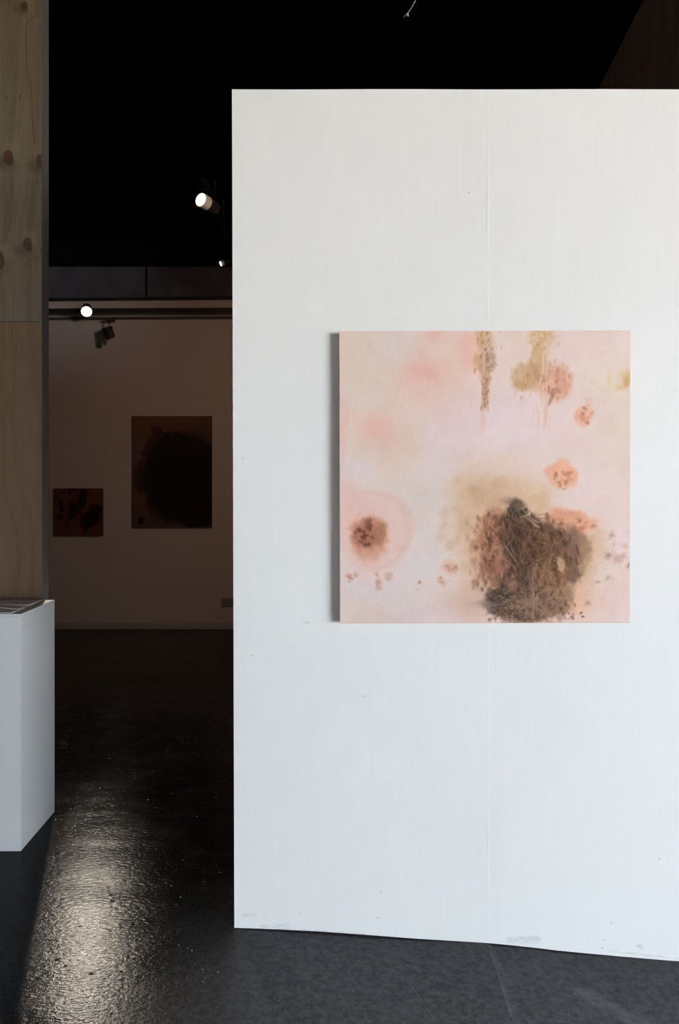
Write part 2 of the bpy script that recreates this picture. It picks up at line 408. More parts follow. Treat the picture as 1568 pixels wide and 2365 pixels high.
        P.line([(x, y0), (x+4, (y0+y1)/2), (x+1, y1)], wd, c, al)
    B(1062, 205, 12, 110, (206, 176, 136), .3, 0, .6, 6, 12)
    # first mottled column
    B(778, 85, 42, 50, (206, 176, 142), .85, 0, .35, 12, 22, aspect=1.6, tex=.35, tcell=12)
    B(762, 120, 22, 40, (196, 160, 118), .6, .15, .4, 10, 18, aspect=2, tex=.4)
    B(755, 210, 34, 40, (198, 162, 126), .8, 0, .4, 12, 20, tex=.35); B(800, 160, 36, 50, (196, 168, 150), .75, 0, .45, 14, 20, tex=.5, tcell=9)
    B(800, 215, 36, 50, (178, 148, 130), .75, 0, .4, 14, 18, tex=.5, tcell=9)
    B(822, 228, 16, 14, (176, 142, 124), .6, 0, .5, 6, 12); B(785, 290, 24, 60, (188, 152, 124), .8, 0, .4, 10, 18, aspect=2, tex=.4)
    B(782, 390, 19, 70, (194, 158, 134), .8, .06, .4, 8, 18, aspect=2, tex=.4); B(772, 500, 14, 60, (222, 186, 176), .6, .05, .6, 8, 20, aspect=2)
    B(760, 540, 22, 40, (228, 192, 192), .5, .1, .8, 8, 20)
    B(788, 148, 7, 7, (120, 100, 96), .75, 0, .6, 5, 8); B(790, 172, 12, 10, (150, 124, 112), .5, 0, .6, 6, 8)
    for k in range(60):
        r = np.random.RandomState(900+k); y = r.uniform(60, 470); x = 785+r.normal()*(26 if y < 270 else 9)
        B(x, y, r.uniform(2, 5), r.uniform(4, 12), (138, 100, 72), r.uniform(.2, .5), r.uniform(-.2, .3), .8, 3, 8)
    P.line([(806,142),(784,165),(779,200),(778,245),(772,285)], 3.4, (228, 206, 186), .8)
    P.line([(784,165),(770,180),(762,205)], 2.4, (214, 184, 150), .6); P.line([(765,300),(772,340),(768,390)], 2, (140, 96, 66), .5)
    P.line([(800,196),(816,210),(820,226)], 2.2, (222, 198, 184), .6); P.line([(800,150),(812,140),(818,120)], 2.2, (224, 204, 192), .5)
    # the large dark growth: tan surround
    for a in [(780,960,140,190,(208,180,154),.85),(700,850,80,90,(208,180,154),.7),(1010,850,120,70,(212,184,160),.7),(860,840,110,60,(206,178,150),.8),
              (760,1180,80,200,(216,182,156),.7),(800,1340,110,120,(204,170,152),.75),(1330,1120,70,140,(206,176,142),.7),(1060,920,80,70,(206,176,148),.85),
              (1270,1260,60,80,(196,168,138),.6),(1240,1400,110,110,(222,176,150),.85),(1180,1320,90,60,(208,176,142),.7),(760,1430,140,70,(196,168,156),.55)]:
        S(*a, amt=20, cell=50)
    S(690, 960, 60, 150, (208, 184, 160), .75, amt=20, cell=50); S(720, 1120, 50, 130, (212, 182, 158), .6, amt=20, cell=50); S(660, 830, 50, 60, (212, 190, 166), .7, amt=20, cell=50)
    S(850, 900, 120, 60, (196, 164, 138), .7, amt=20, cell=50); S(740, 870, 60, 40, (192, 164, 134), .6, amt=20, cell=50)
    B(1010, 890, 90, 60, (206, 178, 146), .45, 0, .5, 22, 30, tex=.4, tcell=18)
    for k in range(90):
        r = np.random.RandomState(1100+k); x = r.normal(745, 75); y = r.uniform(800, 1250)
        B(x, y, r.uniform(12, 28), r.uniform(14, 34), (186, 154, 122), r.uniform(.10, .26), r.uniform(-.5, .5), .8, 8, 14)
    for k in range(20):
        r = np.random.RandomState(1300+k); B(r.normal(1010, 55), r.normal(850, 30), r.uniform(10, 22), r.uniform(10, 26), (226, 200, 178), r.uniform(.1, .3), 0, .8, 8, 14)
    # salmon patch to the right
    B(1215, 1010, 128, 56, (222, 162, 134), .95, .18, .3, 16, 34, tex=.12)
    B(1150, 985, 52, 34, (212, 156, 130), .6, .1, .5, 14, 22, tex=.3); B(1215, 975, 66, 14, (204, 148, 128), .55, .12, .7, 10, 16)
    B(1205, 1000, 60, 14, (204, 142, 118), .5, .1, .7, 8, 14); B(1240, 1022, 90, 30, (222, 170, 144), .5, .2, .6, 10, 18)
    B(1130, 1020, 60, 26, (206, 160, 128), .5, .5, .6, 14, 18, tex=.3)
    for x, y, rx, ry, c, al in [(1168,1024,13,9,(136,86,70),.7),(1170,1005,12,6,(170,110,92),.5),(1202,1030,17,14,(176,134,124),.6),(1203,1046,12,10,(190,146,130),.5),(1268,1048,22,13,(186,122,96),.75),
        (1262,1008,10,10,(160,106,84),.65),(1256,1016,12,4,(170,112,90),.5),(1292,1018,14,6,(186,134,110),.55),(1330,1036,16,9,(176,132,114),.65),(1248,998,10,5,(176,118,98),.4),(1150,1000,16,7,(190,130,108),.4),
        (1325,1094,20,14,(196,162,146),.5),(1318,1120,22,16,(206,176,160),.45),(1355,1064,14,12,(206,176,168),.5)]:
        B(x, y, rx, ry, c, al, -.4, .6, 6, 10)
    # dark body
    B(1000, 1222, 252, 226, (156, 114, 88), .72, 0, .3, 40, 46, tex=.2, tcell=30)
    B(852, 1050, 100, 100, (174, 128, 106), .8, 0, .35, 22, 36, aspect=1.4, tex=.25, tcell=16)
    B(822, 1030, 52, 78, (166, 112, 92), .6, 0, .4, 16, 26, tex=.3)
    B(790, 1110, 70, 70, (172, 120, 94), .6, 0, .4, 16, 26, tex=.35, tcell=16)
    B(860, 1230, 90, 120, (170, 124, 104), .8, .15, .35, 22, 34, aspect=1.5, tex=.25, tcell=18)
    B(830, 1225, 50, 60, (158, 108, 90), .65, 0, .4, 12, 22, tex=.3); B(920, 1300, 66, 60, (164, 122, 110), .65, .3, .4, 16, 26, tex=.3)
    B(1190, 1160, 120, 100, (134, 102, 82), .85, .1, .3, 26, 40, tex=.2, tcell=20)
    B(1235, 1130, 66, 66, (142, 112, 94), .7, 0, .35, 16, 30, tex=.15); B(1215, 1210, 50, 90, (134, 98, 86), .75, .1, .4, 16, 26, tex=.2)
    B(1225, 1275, 34, 40, (116, 92, 84), .75, 0, .4, 12, 20, tex=.25); B(1290, 1180, 30, 90, (194, 158, 120), .5, -.1, .6, 14, 24)
    B(1100, 1260, 120, 180, (134, 98, 72), .8, -.2, .35, 26, 34, aspect=1.6, tex=.25, tcell=14)
    B(1100, 1440, 120, 70, (142, 108, 86), .8, -.2, .4, 20, 26, tex=.35, tcell=12)
    B(1130, 1380, 80, 60, (156, 118, 96), .6, -.5, .5, 16, 22, tex=.3, tcell=10)
    B(960, 1410, 150, 90, (112, 88, 74), .85, 0, .3, 26, 30, tex=.3, tcell=12)
    B(950, 1330, 80, 60, (140, 108, 92), .6, 0, .5, 18, 24, tex=.3)
    B(1010, 1080, 150, 90, (100, 70, 54), .85, .35, .35, 26, 36, aspect=1.2, tex=.25, tcell=16)
    B(930, 1060, 80, 100, (84, 58, 46), .85, .3, .4, 20, 28, aspect=1.5, tex=.3, tcell=14)
    B(960, 1150, 70, 100, (70, 48, 38), .85, -.25, .4, 18, 28, aspect=1.6, tex=.3, tcell=14)
    B(985, 1290, 34, 170, (84, 60, 48), .75, -.05, .45, 12, 30, aspect=3, tex=.3, tcell=14)
    B(1060, 1150, 90, 90, (112, 80, 58), .6, .3, .5, 20, 28, tex=.35, tcell=12)
    B(1110, 1080, 90, 44, (116, 84, 62), .7, .45, .4, 18, 24, tex=.35, tcell=12)
    B(945, 950, 42, 52, (72, 60, 52), .88, -.5, .45, 14, 22, tex=.25); B(975, 985, 32, 30, (76, 64, 56), .8, .7, .5, 10, 18)
    B(930, 920, 54, 26, (126, 98, 78), .5, .2, .7, 14, 18)
    B(845, 1385, 62, 46, (84, 69, 61), .85, -.1, .35, 16, 22, tex=.35, tcell=12); B(835, 1440, 62, 40, (94, 80, 73), .75, .3, .45, 16, 22, tex=.3)
    B(900, 1400, 60, 44, (80, 64, 54), .6, 0, .5, 16, 20, tex=.5, tcell=9); B(790, 1420, 60, 14, (140, 120, 114), .5, -.1, .8, 12, 18)
    B(920, 1480, 60, 44, (92, 66, 50), .7, 0, .5, 16, 20, tex=.5, tcell=9); B(1020, 1490, 60, 30, (104, 76, 58), .6, 0, .5, 14, 18, tex=.6, tcell=8)
    B(760, 1370, 40, 90, (204, 180, 168), .35, 0, .8, 16, 30)
    B(1140, 1420, 50, 40, (138, 110, 96), .6, 0, .6, 12, 18, tex=.3)
    # pockets of dark between strands (cells)
    rng = np.random.RandomState(7)
    for k in range(330):
        x = rng.normal(985, 120); y = rng.uniform(960, 1510)
        if abs(x-1010) > 250 or (x > 1130 and y < 1060): continue
        small = y > 1330
        B(x, y, rng.uniform(4, 9 if small else 13), rng.uniform(6, 11 if small else 26), (60, 36, 24), rng.uniform(.15, .5), rng.uniform(-.5, .35), .6, 4, 9)
    for k in range(120):
        x = rng.normal(800, 45); y = rng.uniform(980, 1330)
        B(x, y, rng.uniform(5, 11), rng.uniform(9, 24), (132, 82, 60), rng.uniform(.12, .4), rng.uniform(-.3, .3), .6, 5, 9)
    # light pale oval
    B(1166, 1228, 19, 38, (190, 156, 126), .9, -.1, .35, 5, 14); B(1172, 1250, 9, 12, (206, 176, 134), .4, 0, .7, 3, 8)
    B(1140, 1225, 9, 44, (90, 64, 44), .6, -.15, .5, 4, 12); B(1152, 1262, 20, 7, (96, 70, 50), .5, .5, .6, 4, 10)
    # strands
    reg = [(930,1090,110,150),(870,1100,110,180),(1050,1200,150,200),(960,1290,110,160),(1000,1080,130,110)]
    hairs(P, rng, 300, reg, [(166,124,98),(150,112,90),(176,134,104),(140,110,98)], .4, (40, 110), 2.4, (1.1, 2.0), .5)
    hairs(P, rng, 90, [(1080,1080,150,90),(980,1020,90,90),(1180,1300,90,110)], [(176,138,104),(152,112,80)], .4, (40, 100), 2.3, (.4, 1.0), .4)
    hairs(P, rng, 120, [(1150,1240,120,160),(1080,1380,110,120)], [(170,132,92),(150,112,80),(176,142,110)], .38, (30, 80), 2.3, (1.8, 2.7), .6)
    hairs(P, rng, 100, [(780,1060,90,200),(760,940,110,110)], [(224,188,156),(216,172,142)], .35, (40, 100), 3, (1.1, 2.2), .7, 215)
    hairs(P, rng, 700, [(960,1430,130,80),(1010,1450,130,80)], [(176,144,124),(156,122,104),(140,108,92)], .6, (12, 36), 1.9, (0, 3.1), 1.2)
    hairs(P, rng, 160, [(940,1420,150,90),(1000,1480,120,40)], [(48,32,26),(60,42,34)], .5, (10, 34), 1.7, (0, 3.1), 1.2)
    hairs(P, rng, 160, [(1110,1440,120,80),(1150,1380,90,80)], [(168,134,112),(104,74,56)], .35, (12, 40), 1.5, (1.6, 2.8), .8)
    for pts, w_, c, al in [
        ([(958,990),(990,982),(1020,960),(1045,925),(1095,908)],4,(224,194,164),.6),([(945,955),(975,945),(998,935),(1012,950)],3,(218,188,160),.55),
        ([(960,935),(985,965),(1012,990)],2.2,(214,180,148),.6),([(1002,925),(1004,960),(1006,990)],2.2,(218,188,158),.6),([(1018,930),(1012,965),(1010,995)],2,(218,188,158),.55),
        ([(985,988),(1010,1005),(1035,1025),(1060,1040)],5,(200,168,134),.7),([(1010,990),(1040,1010),(1070,1020)],2.6,(216,182,146),.7),
        ([(1010,1025),(1040,1035),(1062,1045)],2.2,(190,158,140),.7),([(1040,990),(1080,985),(1096,988)],3,(226,198,168),.6),([(1040,982),(1065,976),(1098,980)],1.6,(120,84,58),.6),
        ([(890,965),(915,985),(945,1010),(965,1030)],2.6,(150,112,84),.75),([(870,985),(878,1030),(890,1080),(905,1130)],2.4,(160,116,84),.7),
        ([(930,985),(960,1010),(990,1030)],2.2,(140,108,86),.7),([(860,1000),(850,1060),(848,1110),(860,1160)],2.2,(176,124,96),.6),
        ([(900,960),(905,1010),(925,1080),(955,1150),(985,1210)],2,(150,112,88),.6),([(880,1120),(905,1160),(930,1200),(950,1230)],2.6,(176,146,130),.85),
        ([(905,1110),(920,1150),(935,1190),(945,1215)],2.2,(168,136,118),.75),([(950,1225),(975,1205),(985,1180),(965,1150)],2,(156,124,108),.7),
        ([(815,1190),(860,1190),(905,1215),(945,1260)],2.4,(188,142,114),.6),([(830,1150),(870,1140),(910,1150)],2,(190,148,122),.5),
        ([(960,1050),(1010,1052),(1065,1060)],2.2,(166,124,82),.6),([(1040,1110),(1075,1118),(1110,1140)],2.4,(172,134,104),.75),
        ([(1085,1010),(1110,1035),(1130,1070),(1140,1110)],2.2,(140,104,78),.5),([(1000,1150),(1060,1160),(1110,1200)],2,(140,106,76),.5),
        ([(1020,1230),(1022,1300),(1016,1380),(1018,1500)],4,(158,130,114),.7),([(1000,1250),(1008,1350),(1000,1500)],2.2,(150,120,104),.5),
        ([(1035,1380),(1060,1400),(1072,1450)],2.8,(180,148,118),.55),([(1110,1330),(1080,1360),(1045,1382)],4,(164,128,96),.5),([(1140,1300),(1100,1345),(1050,1370)],3,(154,118,88),.4),
        ([(830,1395),(860,1384),(900,1405),(925,1400)],2.4,(150,124,112),.75),([(800,1432),(850,1428),(890,1412),(905,1400)],2.6,(170,144,134),.8),
        ([(905,1400),(920,1430),(918,1450)],2.4,(164,138,126),.7),([(870,1460),(900,1440),(925,1450)],2,(150,124,112),.6),
        ([(880,1380),(900,1360),(930,1350)],2,(156,126,110),.6),([(1240,1320),(1200,1330),(1170,1360)],2.2,(200,170,140),.5),
        ([(1090,1400),(1140,1392),(1190,1398)],2,(196,158,132),.6),([(1135,1260),(1120,1310),(1140,1360)],2,(110,78,56),.5),([(1190,1290),(1185,1330),(1200,1380)],3,(150,100,86),.45)]:
        P.line(pts, w_, c, al)
    for k in range(24):                                        # vertical fine combing in the lower middle
        x = rng.uniform(960, 1045); P.line([(x, rng.uniform(1240, 1380)), (x+rng.normal()*5, 1440), (x+rng.normal()*6, 1519)], 1.4, (162, 134, 118), .45)
    for k in range(46):
        x = rng.normal(1095, 50); y = rng.normal(1205, 36); B(x, y, rng.uniform(2, 5), rng.uniform(2, 5), (190, 150, 108), rng.uniform(.25, .6), 0, .7, 3, 6)
    # scattered grey-mauve marks at right
    for x, y, rx, ry, c, al in [(1420,1080,14,12,(166,138,134),.7),(1412,1100,10,8,(190,164,158),.5),(1432,1128,6,12,(186,154,144),.6),(1405,1182,15,12,(140,112,112),.7),(1400,1196,14,9,(176,148,146),.5),
        (1448,1190,22,16,(186,158,154),.6),(1482,1186,16,12,(168,140,138),.6),(1458,1206,20,14,(184,152,144),.6),(1434,1218,14,12,(190,162,154),.4),(1506,1232,8,12,(150,122,116),.7),(1492,1136,14,14,(196,162,152),.55),
        (1404,1293,10,11,(170,138,136),.65),(1352,1316,13,6,(164,134,132),.65),(1322,1330,9,9,(200,170,164),.5),(1338,1262,12,16,(206,176,162),.5),(1322,1240,18,14,(208,178,160),.5),(1428,1062,10,5,(196,170,162),.5),
        (1300,1420,15,13,(166,128,108),.7),(1390,1250,9,7,(214,186,178),.5),(1180,1350,30,22,(166,136,110),.4),(1200,1370,22,12,(150,120,98),.45),
        (1205,1474,5,4,(84,58,44),.8),(1269,1468,6,4,(90,60,44),.85),(1276,1488,7,4,(84,56,42),.85),(1206,1500,4,4,(110,74,54),.6),(1262,1474,5,3,(120,84,64),.6)]:
        B(x, y, rx, ry, c, al*.85, .2, .85, 8, 12)
    for k in range(30):
        r = np.random.RandomState(1500+k); B(r.normal(1400, 70), r.normal(1190, 80), r.uniform(4, 10), r.uniform(3, 8), (190, 160, 152), r.uniform(.1, .3), r.uniform(-1, 1), .8, 6, 9)
    for _ in range(1):
        k = P.C; b = k.copy(); b[1:-1, 1:-1] = (k[1:-1, 1:-1]*4+2*(k[:-2, 1:-1]+k[2:, 1:-1]+k[1:-1, :-2]+k[1:-1, 2:])+k[:-2, :-2]+k[2:, 2:]+k[:-2, 2:]+k[2:, :-2])/16; P.C = b
    lm = P.C.mean(-1, keepdims=True); P.C = P.C*(1-.12*(1-sstep(70, 165, lm)))-3*(1-sstep(120, 205, lm))
    lm = P.C.mean(-1, keepdims=True); P.C = lm+(P.C-lm)*.93; P.C = P.C*np.array([1.008, .993, .980]); md = (sstep(70, 110, lm)*(1-sstep(185, 212, lm))); P.C = P.C*(1+md*np.array([.018, -.008, -.024]))
    # hot pink hems and canvas weave
    P.mix(.5*np.exp(-((P.X-52)/3)**2), (232, 178, 168)); P.mix(.35*np.exp(-((P.Y-1520)/5)**2), (206, 160, 138)); P.mix(.35*np.exp(-((P.Y-55)/4)**2), (226, 190, 192))
    g = fbm(P.X, P.Y, 5, 77, 2, 3.0)*3.2+np.random.RandomState(3).normal(0, 1.6, P.X.shape)
    P.C += g[..., None]
    lum = P.C.mean(-1, keepdims=True)
    P.C += (np.random.RandomState(4).normal(0, 1, P.X.shape)[..., None])*(1-sstep(110, 200, lum))*5
    return np.clip(P.C, 4, 252)

def paint_ring(W, H):
    """the tall dark canvas on the far wall, coordinates 0..183 x 0..258"""
    P = Paint(W, H, 0, 0, 183, 258, (112, 82, 66)); B = P.blob
    P.soft(30, 20, 40, 30, (124, 84, 56), .8, amt=6, cell=22); P.soft(130, 12, 60, 18, (134, 96, 68), .8, amt=6, cell=22)
    P.soft(20, 90, 18, 40, (118, 96, 94), .8, amt=6, cell=22); P.soft(15, 190, 25, 40, (110, 78, 60), .7, amt=6, cell=22)
    P.soft(80, 240, 70, 24, (92, 72, 70), .8, amt=6, cell=22); P.soft(150, 240, 30, 14, (112, 84, 84), .7, rot=.5, amt=4, cell=22); P.soft(160, 30, 40, 30, (90, 66, 60), .6, amt=6, cell=22)
    for x, y, rx, ry, rot in [(56,34,13,12,0),(48,58,11,20,.6),(34,78,12,12,.4),(24,86,9,8,0),(26,120,11,30,.1),(16,140,14,36,0),(24,165,16,20,0),(46,206,14,18,-.4),(62,222,30,14,.5),(95,236,34,10,.2),(68,50,13,14,.4),(20,244,8,8,0)]:
        B(x, y, rx, ry, (72, 46, 42), .75, rot, .25, 5, 12)
    B(104, 140, 80, 104, (40, 34, 32), .97, 0, .07, 8, 16); B(150, 160, 60, 110, (40, 33, 31), .95, 0, .15, 8, 22)
    B(130, 60, 50, 26, (62, 48, 44), .5, 0, .6, 8, 22); B(120, 48, 9, 7, (44, 34, 34), .6, 0, .5, 3, 9)
    B(112, 225, 20, 12, (40, 34, 32), .8, .3, .4, 5, 12); B(160, 218, 34, 22, (42, 30, 28), .8, .4, .3, 5, 12)
    B(19, 243, 8, 9, (34, 22, 22), .9, 0, .4, 3, 9)
    return np.clip(P.C, 3, 250)

def paint_spots(W, H):
    """the small square canvas on the far wall, coordinates 0..112"""
    P = Paint(W, H, 0, 0, 112, 112, (104, 62, 56)); B = P.blob
    P.soft(20, 20, 30, 30, (100, 66, 66), .7, amt=4, cell=22); P.soft(80, 45, 14, 40, (116, 66, 40), .8, rot=.4, amt=4, cell=22); P.soft(100, 20, 16, 26, (112, 70, 34), .8, amt=4, cell=22)
    P.soft(50, 95, 34, 16, (116, 62, 40), .8, amt=4, cell=22); P.soft(100, 95, 14, 14, (112, 56, 48), .7, amt=4, cell=22); P.soft(40, 30, 20, 10, (108, 52, 50), .6, amt=4, cell=22)
    for x, y, rx, ry, rot, a in [(66,22,10,22,.1,.9),(42,42,11,12,0,.9),(42,58,10,14,.2,.9),(14,36,5,7,0,.85),(17,50,5,7,0,.85),(12,68,8,7,0,.8),(96,50,14,12,.4,.9),(82,72,17,20,.7,.95),(72,86,12,12,0,.9),(72,100,5,10,0,.8),
                            (5,18,2.5,3,0,.8),(21,8,2.5,3,.4,.8),(36,12,3,3,0,.7),(50,17,2.5,3,0,.7),(45,3,14,4,0,.6),(60,50,8,24,0,.45),(96,76,14,14,0,.5),(30,80,6,10,0,.4)]:
        B(x, y, rx, ry, (34, 22, 22), a, rot, .35, 4, 12)
    return np.clip(P.C, 3, 250)

def veneer(W, H, x0, x1, y0, y1, seed, knots, base, dark, period=26, lines=()):
    P = Paint(W, H, x0, y0, x1, y1, base)
    X, Y = P.X, P.Y
    ph = X+fbm(X, Y, 120, seed, 3, 5)*46+fbm(X, Y, 30, seed+1, 2, 6)*6
    for kx, ky, r in knots:
        d2 = ((X-kx)/(r*2.6))**2+((Y-ky)/(r*5))**2
        ph = ph+(X-kx)*1.6*np.exp(-d2)
    g = np.sin(ph*2*math.pi/period); g2 = np.sin(ph*2*math.pi/(period*.31)+1)
    P.mix(.30*sstep(.2, 1, g), dark); P.mix(.14*sstep(.3, 1, g2), dark)
    P.mix(.35*sstep(.1, .7, fbm(X, Y, 90, seed+5, 3, 4)), (base[0]*1.08, base[1]*1.05, base[2]*.98))
    P.mix(.4*sstep(.1, .7, fbm(X, Y, 60, seed+8, 3, 8)), (base[0]*.94, base[1]*.84, base[2]*.74))
    P.C += (fbm(X, Y, 3, seed+9, 2, 14)*7)[..., None]
    for kx, ky, r in knots:
        P.blob(kx-r*1.3, ky+r*1.4, r*2.2, r*1.4, (base[0]*.62, base[1]*.56, base[2]*.5), .55, .4, .9, 5, 22)
        P.blob(kx+r*.8, ky-r*2.0, r*1.6, r*1.6, (base[0]*1.2, base[1]*1.17, base[2]*1.1), .5, 0, .9, 5, 22)
        P.blob(kx, ky, r*1.15, r*1.8, (base[0]*.50, base[1]*.34, base[2]*.24), .9, -.2, .2, 2, 12)
        P.blob(kx, ky, r*.8, r*1.4, (base[0]*.74, base[1]*.50, base[2]*.36), .85, -.2, .25, 2, 12)
        P.blob(kx, ky, r*.35, r*.7, (base[0]*.5, base[1]*.34, base[2]*.26), .6, -.2, .5, 2, 9)
    for pts, w_, a in lines: P.line(pts, w_, (dark[0]*.75, dark[1]*.7, dark[2]*.65), a, False)
    return np.clip(P.C, 3, 250)

def painted_grid(name, C, corner, mat, parent=None, gain=1.0):
    """grid whose vertices carry pigment colours; corner(u, v) gives the place for u, v in 0..1 (v down)"""
    H, W, _ = C.shape
    U, V = np.meshgrid(np.linspace(0, 1, W), np.linspace(0, 1, H))
    co = corner(U, V).reshape(-1, 3).astype(np.float32)
    idx = np.arange(W*H).reshape(H, W)
    f = np.stack([idx[1:, :-1], idx[1:, 1:], idx[:-1, 1:], idx[:-1, :-1]], -1).reshape(-1, 4)
    me = bpy.data.meshes.new(name)
    me.vertices.add(len(co)); me.vertices.foreach_set('co', co.ravel())
    me.loops.add(f.size); me.loops.foreach_set('vertex_index', f.ravel().astype(np.int32))
    me.polygons.add(len(f)); me.polygons.foreach_set('loop_start', np.arange(0, f.size, 4, dtype=np.int32))
    me.update(calc_edges=True)
    at = me.color_attributes.new('pigment', 'FLOAT_COLOR', 'POINT')
    L = np.clip(lin(C)*gain, 0, .95); A = np.ones((W*H, 4), np.float32); A[:, :3] = L.reshape(-1, 3)
    at.data.foreach_set('color', A.ravel())
    return link(name, me, mat, parent)

def pigment_mat(name, rough, spec, weave=0.0, bump_scale=900, sat=1.0):
    n = NT(name, rough, spec)
    a = n.node('ShaderNodeAttribute', attribute_name='pigment').outputs['Color']
    if sat != 1.0:
        h = n.node('ShaderNodeHueSaturation'); h.inputs['Saturation'].default_value = sat; n.put(h.inputs['Color'], a); a = h.outputs[0]
    nor = None
    if weave:
        f = n.noise(bump_scale, 2, .6, n.mapped((1, 1, .35)))
        nor = n.bump(f, weave, .6)
    return n.out(a, None, nor)

# ================================================================ materials
def m_floor():
    n = NT('sealed_concrete', .3, .05)
    x, y, z = n.xyz()
    big = n.noise(.9, 5, .6, None, .6); mid = n.noise(5, 6, .65, None, .4); fine = n.noise(60, 4, .7); grit = n.noise(260, 2, .7)
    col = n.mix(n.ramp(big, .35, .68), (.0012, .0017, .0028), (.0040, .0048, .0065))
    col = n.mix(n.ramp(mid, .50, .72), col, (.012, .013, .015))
    # paler and rougher before the white wall: its reflection put into the colour
    wall_refl = n.math('MULTIPLY', n.ramp(x, -.75, -.1), n.ramp(y, 3.4, 2.3)); wall_refl = n.math('MULTIPLY', wall_refl, n.ramp(mid, .02, .42))
    col = n.mix(n.math('MULTIPLY', wall_refl, .9), col, n.mix(n.ramp(n.noise(42, 7, .78), .36, .66), (.062, .063, .070), (.135, .136, .148)))
    # light flecks and scuffs
    sp = n.vor(46, n.mapped((1, 1, 0)))
    fleck = n.math('MULTIPLY', n.ramp(sp.outputs['Distance'], .16, .06), n.ramp(n.noise(7, 3), .50, .60))
    sp2 = n.vor(120, n.mapped((1, 1, 0)))
    fleck2 = n.math('MULTIPLY', n.ramp(sp2.outputs['Distance'], .24, .10), n.ramp(n.noise(11, 3), .48, .60))
    col = n.mix(n.math('MULTIPLY', n.math('MAXIMUM', fleck, n.math('MULTIPLY', fleck2, .8)), .7), col, (.20, .20, .21))
    def f(u, v):
        d = FPX*EYE/(v-HZ); return ((u-CX)/FPX*d, d)
    scr = None
    for (a, b, w) in [((940,2236),(1022,2352),.0016),((866,2268),(898,2280),.0016),((708,2318),(728,2302),.0018),((718,2283),(768,2306),.0016),((784,2309),(866,2309),.0012),((1072,2298),(1106,2330),.0018),((1490,2255),(1530,2318),.0014),
                      ((930,2345),(956,2365),.0018),((1206,2296),(1252,2350),.0030),((866,2280),(894,2262),.0013),((894,2340),(918,2347),.0018),((546,2358),(620,2350),.0018),((500,2328),(520,2312),.0015),((1324,2240),(1330,2238),.003)]:
        q = n.seg(x, y, f(*a), f(*b), w); scr = q if scr is None else n.math('MAXIMUM', scr, q)
    scr = n.math('MULTIPLY', scr, n.ramp(n.noise(40, 3), .35, .55))
    col = n.mix(n.math('MULTIPLY', scr, .65), col, (.20, .20, .21))
    # pale drag mark towards the lower right corner
    dm = n.seg(x, y, f(1350, 2235), f(1640, 2370), .05); dm = n.math('MULTIPLY', dm, n.ramp(n.noise(14, 4, .7), .35, .7))
    col = n.mix(n.math('MULTIPLY', dm, .8), col, (.17, .17, .185))
    # saw-cut joint across the passage
    jt = n.ramp(n.math('ABSOLUTE', n.math('SUBTRACT', y, n.math('ADD', 3.715, n.math('MULTIPLY', x, -.004)))), .006, .002)
    jt = n.math('MULTIPLY', jt, n.ramp(x, .1, -.2))
    col = n.mix(n.math('MULTIPLY', jt, .18), col, (.09, .06, .035))
    rough = n.math('ADD', .09, n.math('MULTIPLY', n.ramp(big, .3, .7), .04))
    rough = n.math('ADD', rough, n.math('MULTIPLY', n.ramp(mid, .3, .8), .05))
    rough = n.math('ADD', rough, n.math('MULTIPLY', wall_refl, .30))
    # trowel ridges (run across the view), hollows and grit
    ridge = n.noise(72, 3, .6, n.mapped((.55, 1.25, 0), rot=(0, 0, .10)), .2)
    pv = n.vor(26, n.mapped((1, 1, 0))); pit = n.math('MULTIPLY', n.ramp(pv.outputs['Distance'], .22, .05), n.ramp(n.noise(9, 2), .5, .62))
    swell = n.noise(2.6, 2, .5, n.mapped((.5, 1.6, 0)))
    b1 = n.bump(swell, .009, .4)
    b2 = n.bump(n.math('SUBTRACT', ridge, n.math('MULTIPLY', pit, 1.5)), .0013, .75, b1)
    b3 = n.bump(fine, .0010, .55, b2)
    b4 = n.bump(grit, .0003, .5, b3)
    return n.out(col, rough, b4)

